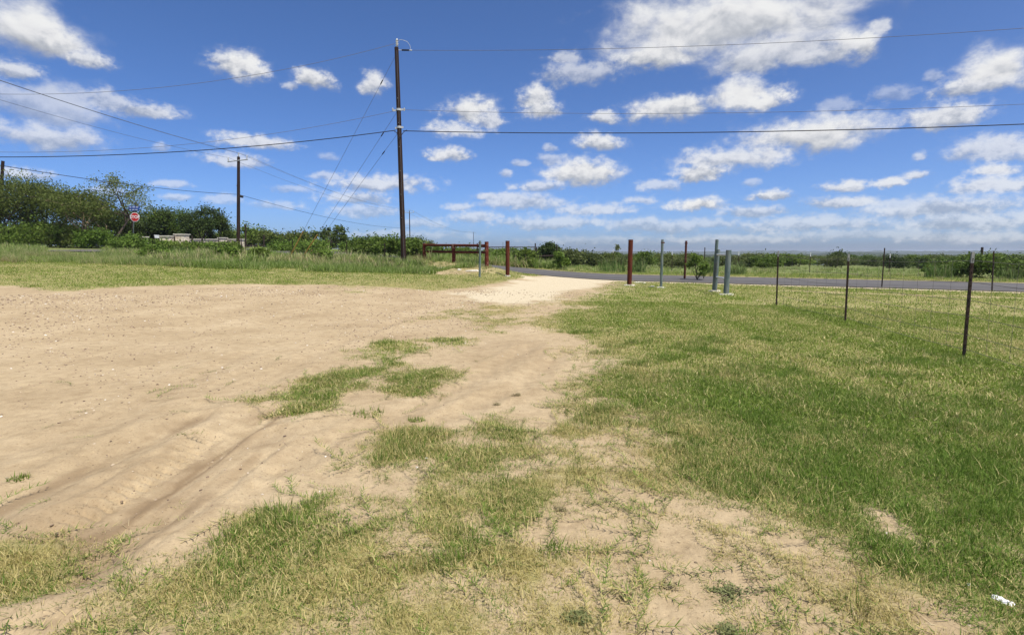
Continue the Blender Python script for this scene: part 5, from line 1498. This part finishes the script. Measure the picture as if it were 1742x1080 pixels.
def clump(px, Y, wpx, top_py, label, seed, n=46, drymu=.2):
    """a stand of tall cane-like grass: stems with arching leaves, one plant"""
    b = foot(px, Y); H = pt(px, top_py, Y).z - b.z; wd = wpx / FPX * Y / 2
    t = thing('tall_grass_clump', label, 'grass', b, 'clumps of tall grass')
    m1 = blade_tuft('blades', tall_m, n * 5, wd, H * .45, H * 1.05, .035, .30, seed, 4, 1.25)
    link('blades', m1, tall_m, t)
    m2 = blade_tuft('seed_stalks', straw_m, n // 2, wd * .9, H * .8, H * 1.15, .02, .2, seed + 1, 3, .6)
    link('seed_stalks', m2, straw_m, t)
tall_m = foliage('tall_grass_leaf', [(0.05, 0.10, 0.02), (0.10, 0.17, 0.036), (0.20, 0.26, 0.09)], 0.32)
clump(1042, 45, 52, 434, 'clump of tall cane grass left of the right red gate post', 500)
clump(1085, 44, 28, 437, 'small clump of tall grass right of the right red gate post', 502)
clump(1208, 41.5, 30, 436, 'clump of tall grass behind the sapling', 504)
clump(1252, 40.5, 34, 440, 'clump of tall grass right of the pipe brace', 506)
clump(1600, 35, 40, 443, 'tall grass in front of the left end of the big thicket', 508)
clump(1722, 33, 36, 445, 'tall grass in front of the thicket at the right edge', 510)
clump(310, 43, 30, 415, 'tall broad leaved clump in front of the stone pillars', 512)
for i, (px, Y, w, top, lab) in enumerate([(592, 31, 22, 441, 'pale broad leaved weed stand left of the dead stalks'), (622, 30.5, 26, 440, 'pale broad leaved weed stand before the feathery bush'), (652, 30, 30, 442, 'pale broad leaved weed stand left of the tall pole foot'),
                                   (706, 31.5, 24, 438, 'pale broad leaved weed stand right of the tall pole foot'), (735, 38, 34, 428, 'tall weed stand behind the left red fence post'), (800, 37, 40, 430, 'tall weed stand behind the right half of the red fence'), (345, 34, 26, 434, 'pale weed stand below the wooden brace'), (420, 33, 24, 438, 'pale weed stand below the middle pole'), (470, 32, 24, 440, 'pale weed stand left of the orange guards')]):
    clump(px, Y, w, top, lab, 530 + 2 * i, 26)
clump(688, 33.4, 30, 434, 'tangle of tall grass round the foot of the tall pole', 514, 30)

# individual weeds and tufts on the bare yard
weed_leaf = foliage('small_weed_leaf', [(0.13, 0.15, 0.05), (0.19, 0.21, 0.08), (0.28, 0.28, 0.13)], .3)
tuft_leaf = foliage('tuft_leaf', [(0.075, 0.135, 0.018), (0.13, 0.20, 0.026), (0.21, 0.27, 0.05)], .36)
dry_weed = foliage('dry_weed_leaf', [(0.20, 0.17, 0.08), (0.30, 0.25, 0.13), (0.42, 0.35, 0.20)], .3)
def yard_z(x, y):
    X, Y = np.array([x]), np.array([y]); g, dr, gr, dm, dz, a, b_ = cover(X, Y)
    return float(mesh_z(X, Y, dz, a, b_, g)[0])
def yard_tuft(px, py, wpx, hpx, label, seed, leafy=False, dryish=False):
    b = at(px, py); dist = math.hypot(b.y, EYE); b.z = yard_z(b.x, b.y)
    w = wpx / FPX * dist / 2; h = hpx / FPX * dist * (.45 if leafy else 1)
    if leafy:
        rg_ = np.random.default_rng(seed); n = 60
        a = rg_.uniform(0, 2 * np.pi, n); reach = .55 + .5 * np.sin(a * 2 + seed) * np.sin(a * 3 + seed * 2) + .25 * np.sin(a * 5 + seed)
        q = rg_.uniform(0, 1, n) ** .65 * w * np.clip(reach, .3, 1.2) * (.7 if dryish else 1)
        C = np.stack([np.cos(a) * q, np.sin(a) * q * .8, h * .45 * (1 - np.minimum(q / w, 1) ** 2) * rg_.uniform(.2, 1, n) + .005], 1)
        V, Q_ = leaf_cloud(C, np.full(n, .014), 3 if dryish else 8, .0075, rg_, .35, .5, .3)
        V[:, 2] = np.maximum(V[:, 2], .001)
        t = thing('weed', label, 'weed', b)
        mb = MB()
        for c_ in C[::2]: mb.tube([(0, 0, -.004), tuple(c_ * .5 + np.array([0, 0, .004])), tuple(c_)], .0012, 3, cap=False)
        mb.build('runners', bark_pale if dryish else bark, t)
        link('leaves', raw_mesh('leaves', V, Q_), dry_weed if dryish else weed_leaf, t)
    else:
        t = thing('grass_tuft', label, 'grass', b)
        link('blades', blade_tuft('blades', tuft_leaf, int(60 + wpx), w, h * .5, h * 1.2, .0040 + .0006 * dist, .8, seed, 3, .8), tuft_leaf, t)
        link('dead_blades', blade_tuft('dead_blades', straw_m, 26, w * 1.1, h * .4, h * .9, .004, .9, seed + 1, 2, .6), straw_m, t)
yard_tuft(32, 818, 30, 12, 'lone green tuft on bare earth at the left edge', 600)
yard_tuft(627, 706, 54, 12, 'flat green tuft alone in the tracks left of the middle', 602)
yard_tuft(708, 717, 26, 10, 'small round dark tuft beside the flat green one', 604)
yard_tuft(880, 673, 36, 8, 'small brownish tuft on bare earth right of the middle', 606, True, True)
yard_tuft(845, 690, 22, 6, 'tiny brown weed below the brownish tuft', 608, True, True)
yard_tuft(1242, 1010, 110, 26, 'dense low weed mat on bare earth at the bottom right', 610, True)
yard_tuft(1068, 1016, 44, 14, 'dry brown weed left of the dense weed mat', 612, True, True)
yard_tuft(1137, 998, 46, 12, 'flat brown weed between the dry one and the dense mat', 614, True, True)
yard_tuft(952, 868, 34, 12, 'small dry weed at the edge of the middle patch', 616, True, True)
yard_tuft(985, 1050, 62, 12, 'trailing green weed at the bottom right of the middle patch', 618, True)
yard_tuft(1240, 1078, 60, 14, 'green leafy weed at the bottom edge under the dense mat', 622, True)
yard_tuft(945, 935, 60, 18, 'green tuft at the right edge of the middle patch', 624)
yard_tuft(770, 584, 50, 6, 'flat green tuft far out on the tracks', 626)

# ------------------------------------------------------------------ small things
def chunk(px, py, size, label, seed, mat=concrete, name='concrete_chunk', cat='rubble', flat=.4, Y=None):
    b = at(px, py) if Y is None else foot(px, Y); rg_ = np.random.default_rng(seed); bm = bmesh.new()
    bmesh.ops.create_icosphere(bm, subdivisions=2, radius=1.0)
    for v in bm.verts:
        f = 1 + .22 * math.sin(v.co.x * 3.1 + seed) * math.cos(v.co.y * 2.7 + seed * 2) + rg_.uniform(-.1, .1)
        v.co = Vector((v.co.x * size[0] * f, v.co.y * size[1] * f, max(v.co.z, -.35) * size[2] * f))
    me = bpy.data.meshes.new(name); bm.to_mesh(me); bm.free()
    o = link(name, me, mat); b.z = gz(b.x, b.y) + size[2] * .15; o.location = b
    return tag(o, label, cat, None)
chunk(1110, 489, (.14, .12, .07), 'pale concrete lump just left of the thin grey post', 1)
chunk(1086, 481, (.20, .12, .05), 'flat pale lump right of the right red gate post', 2)
chunk(1096, 482, (.10, .09, .05), 'small pale lump beside the flat one near the red gate post', 3)
chunk(750, 456.5, (.32, .16, .06), 'long flat pale stone under the left half of the red fence', 4, Y=31.0)
chunk(781, 459.5, (.14, .12, .06), 'small pale stone under the middle of the red fence', 5, Y=30.0)
chunk(803, 461, (.38, .16, .06), 'long flat pale slab beneath the right end of the red fence', 6, Y=29.6)
chunk(645, 430, (.9, .25, .12), 'pale board lying in the weeds left of the tall pole', 7, Y=32.5)

def crumple(px, py, label, seed, s=.03, long=1.25):
    b = at(px, py); b.z = yard_z(b.x, b.y); rg_ = np.random.default_rng(seed); bm = bmesh.new()
    bmesh.ops.create_grid(bm, x_segments=7, y_segments=5, size=1.0)
    for v in bm.verts:
        x, y = v.co.x, v.co.y
        v.co = Vector((x * s * long, y * s, s * (.75 * (1 - y * y) * (1 - .6 * x * x) + rg_.uniform(-.16, .22)) + .004))
    bmesh.ops.solidify(bm, geom=bm.faces[:], thickness=.001)
    me = bpy.data.meshes.new('paper_scrap'); bm.to_mesh(me); bm.free()
    o = link('paper_scrap', me, paper); o.location = b; o.rotation_euler = (0, 0, rg_.uniform(-.9, -.3))
    return tag(o, label, 'litter', None)
crumple(1698, 1020, 'crumpled white paper scrap at the bottom right corner, left of its pair', 1, .018)
crumple(1715, 1028, 'crumpled white paper scrap at the bottom right corner, right of its pair', 2, .018)
crumple(1650, 996, 'small white scrap above the pair of papers at the bottom right', 3, .009)
crumple(726, 780, 'tiny white scrap lying in the middle grass patch', 4, .008)

# far shed and tank in the field at right
b = foot(1339, 120); t = thing('field_shed', 'long dark reddish shed in the field behind the near fence', 'shed', b)
x0, x1, z1 = pt(1326, 440, 120).x, pt(1353, 440, 120).x, pt(1339, 441, 120).z
MB().box(((x0 + x1) / 2, 122, (z1 + b.z) / 2 - .3), (x1 - x0, 4, z1 - b.z + .6)).build('wall', shed_m, t, b)
rf = MB(); rf.add([(x0 - .3, 119.6, z1 - .15), (x1 + .3, 119.6, z1 - .15), (x1 + .3, 122, z1 + .6), (x0 - .3, 122, z1 + .6), (x0 - .3, 124.4, z1 - .15), (x1 + .3, 124.4, z1 - .15)], [(0, 1, 2, 3), (3, 2, 5, 4), (0, 3, 4), (1, 5, 2), (0, 4, 5, 1)])
rf.build('roof', shed_m, t, b)
for k in range(3):
    MB().box((x0 + (x1 - x0) * (.2 + .3 * k), 119.95, (z1 + b.z) / 2), (.9, .1, 1.2)).build('door', dark_wood, t, b)
b = foot(1392, 115); t = thing('water_tank', 'low pale tin tank in the field right of the dark shed', 'tank', b)
MB().lathe(b, [(1.2, -.2), (1.2, 1.15), (1.26, 1.17), (1.26, 1.25), (1.15, 1.25), (1.15, 1.1)], 20).build('tank_wall', tin, t, b, True)

# ------------------------------------------------------------------ summer haze over the land
hz_m = mat_new('haze_air'); nt, lk = nodes(hz_m)
out = N(nt, 'ShaderNodeOutputMaterial'); pv_ = N(nt, 'ShaderNodeVolumePrincipled')
pv_.inputs['Color'].default_value = (0.80, 0.88, 1.0, 1); pv_.inputs['Density'].default_value = 0.00018
pv_.inputs['Anisotropy'].default_value = 0.2
lk.new(pv_.outputs[0], out.inputs['Volume'])
mb = MB(); q = 6020.0
vs_ = [(x, y, z) for z in (-14.0, 24.0) for x, y in ((-q, -q), (q, -q), (q, q), (-q, q))]
mb.add(vs_, [(3, 2, 1, 0), (4, 5, 6, 7), (0, 1, 5, 4), (1, 2, 6, 5), (2, 3, 7, 6), (3, 0, 4, 7)])
o = mb.build('haze', hz_m); o['kind'] = 'stuff'
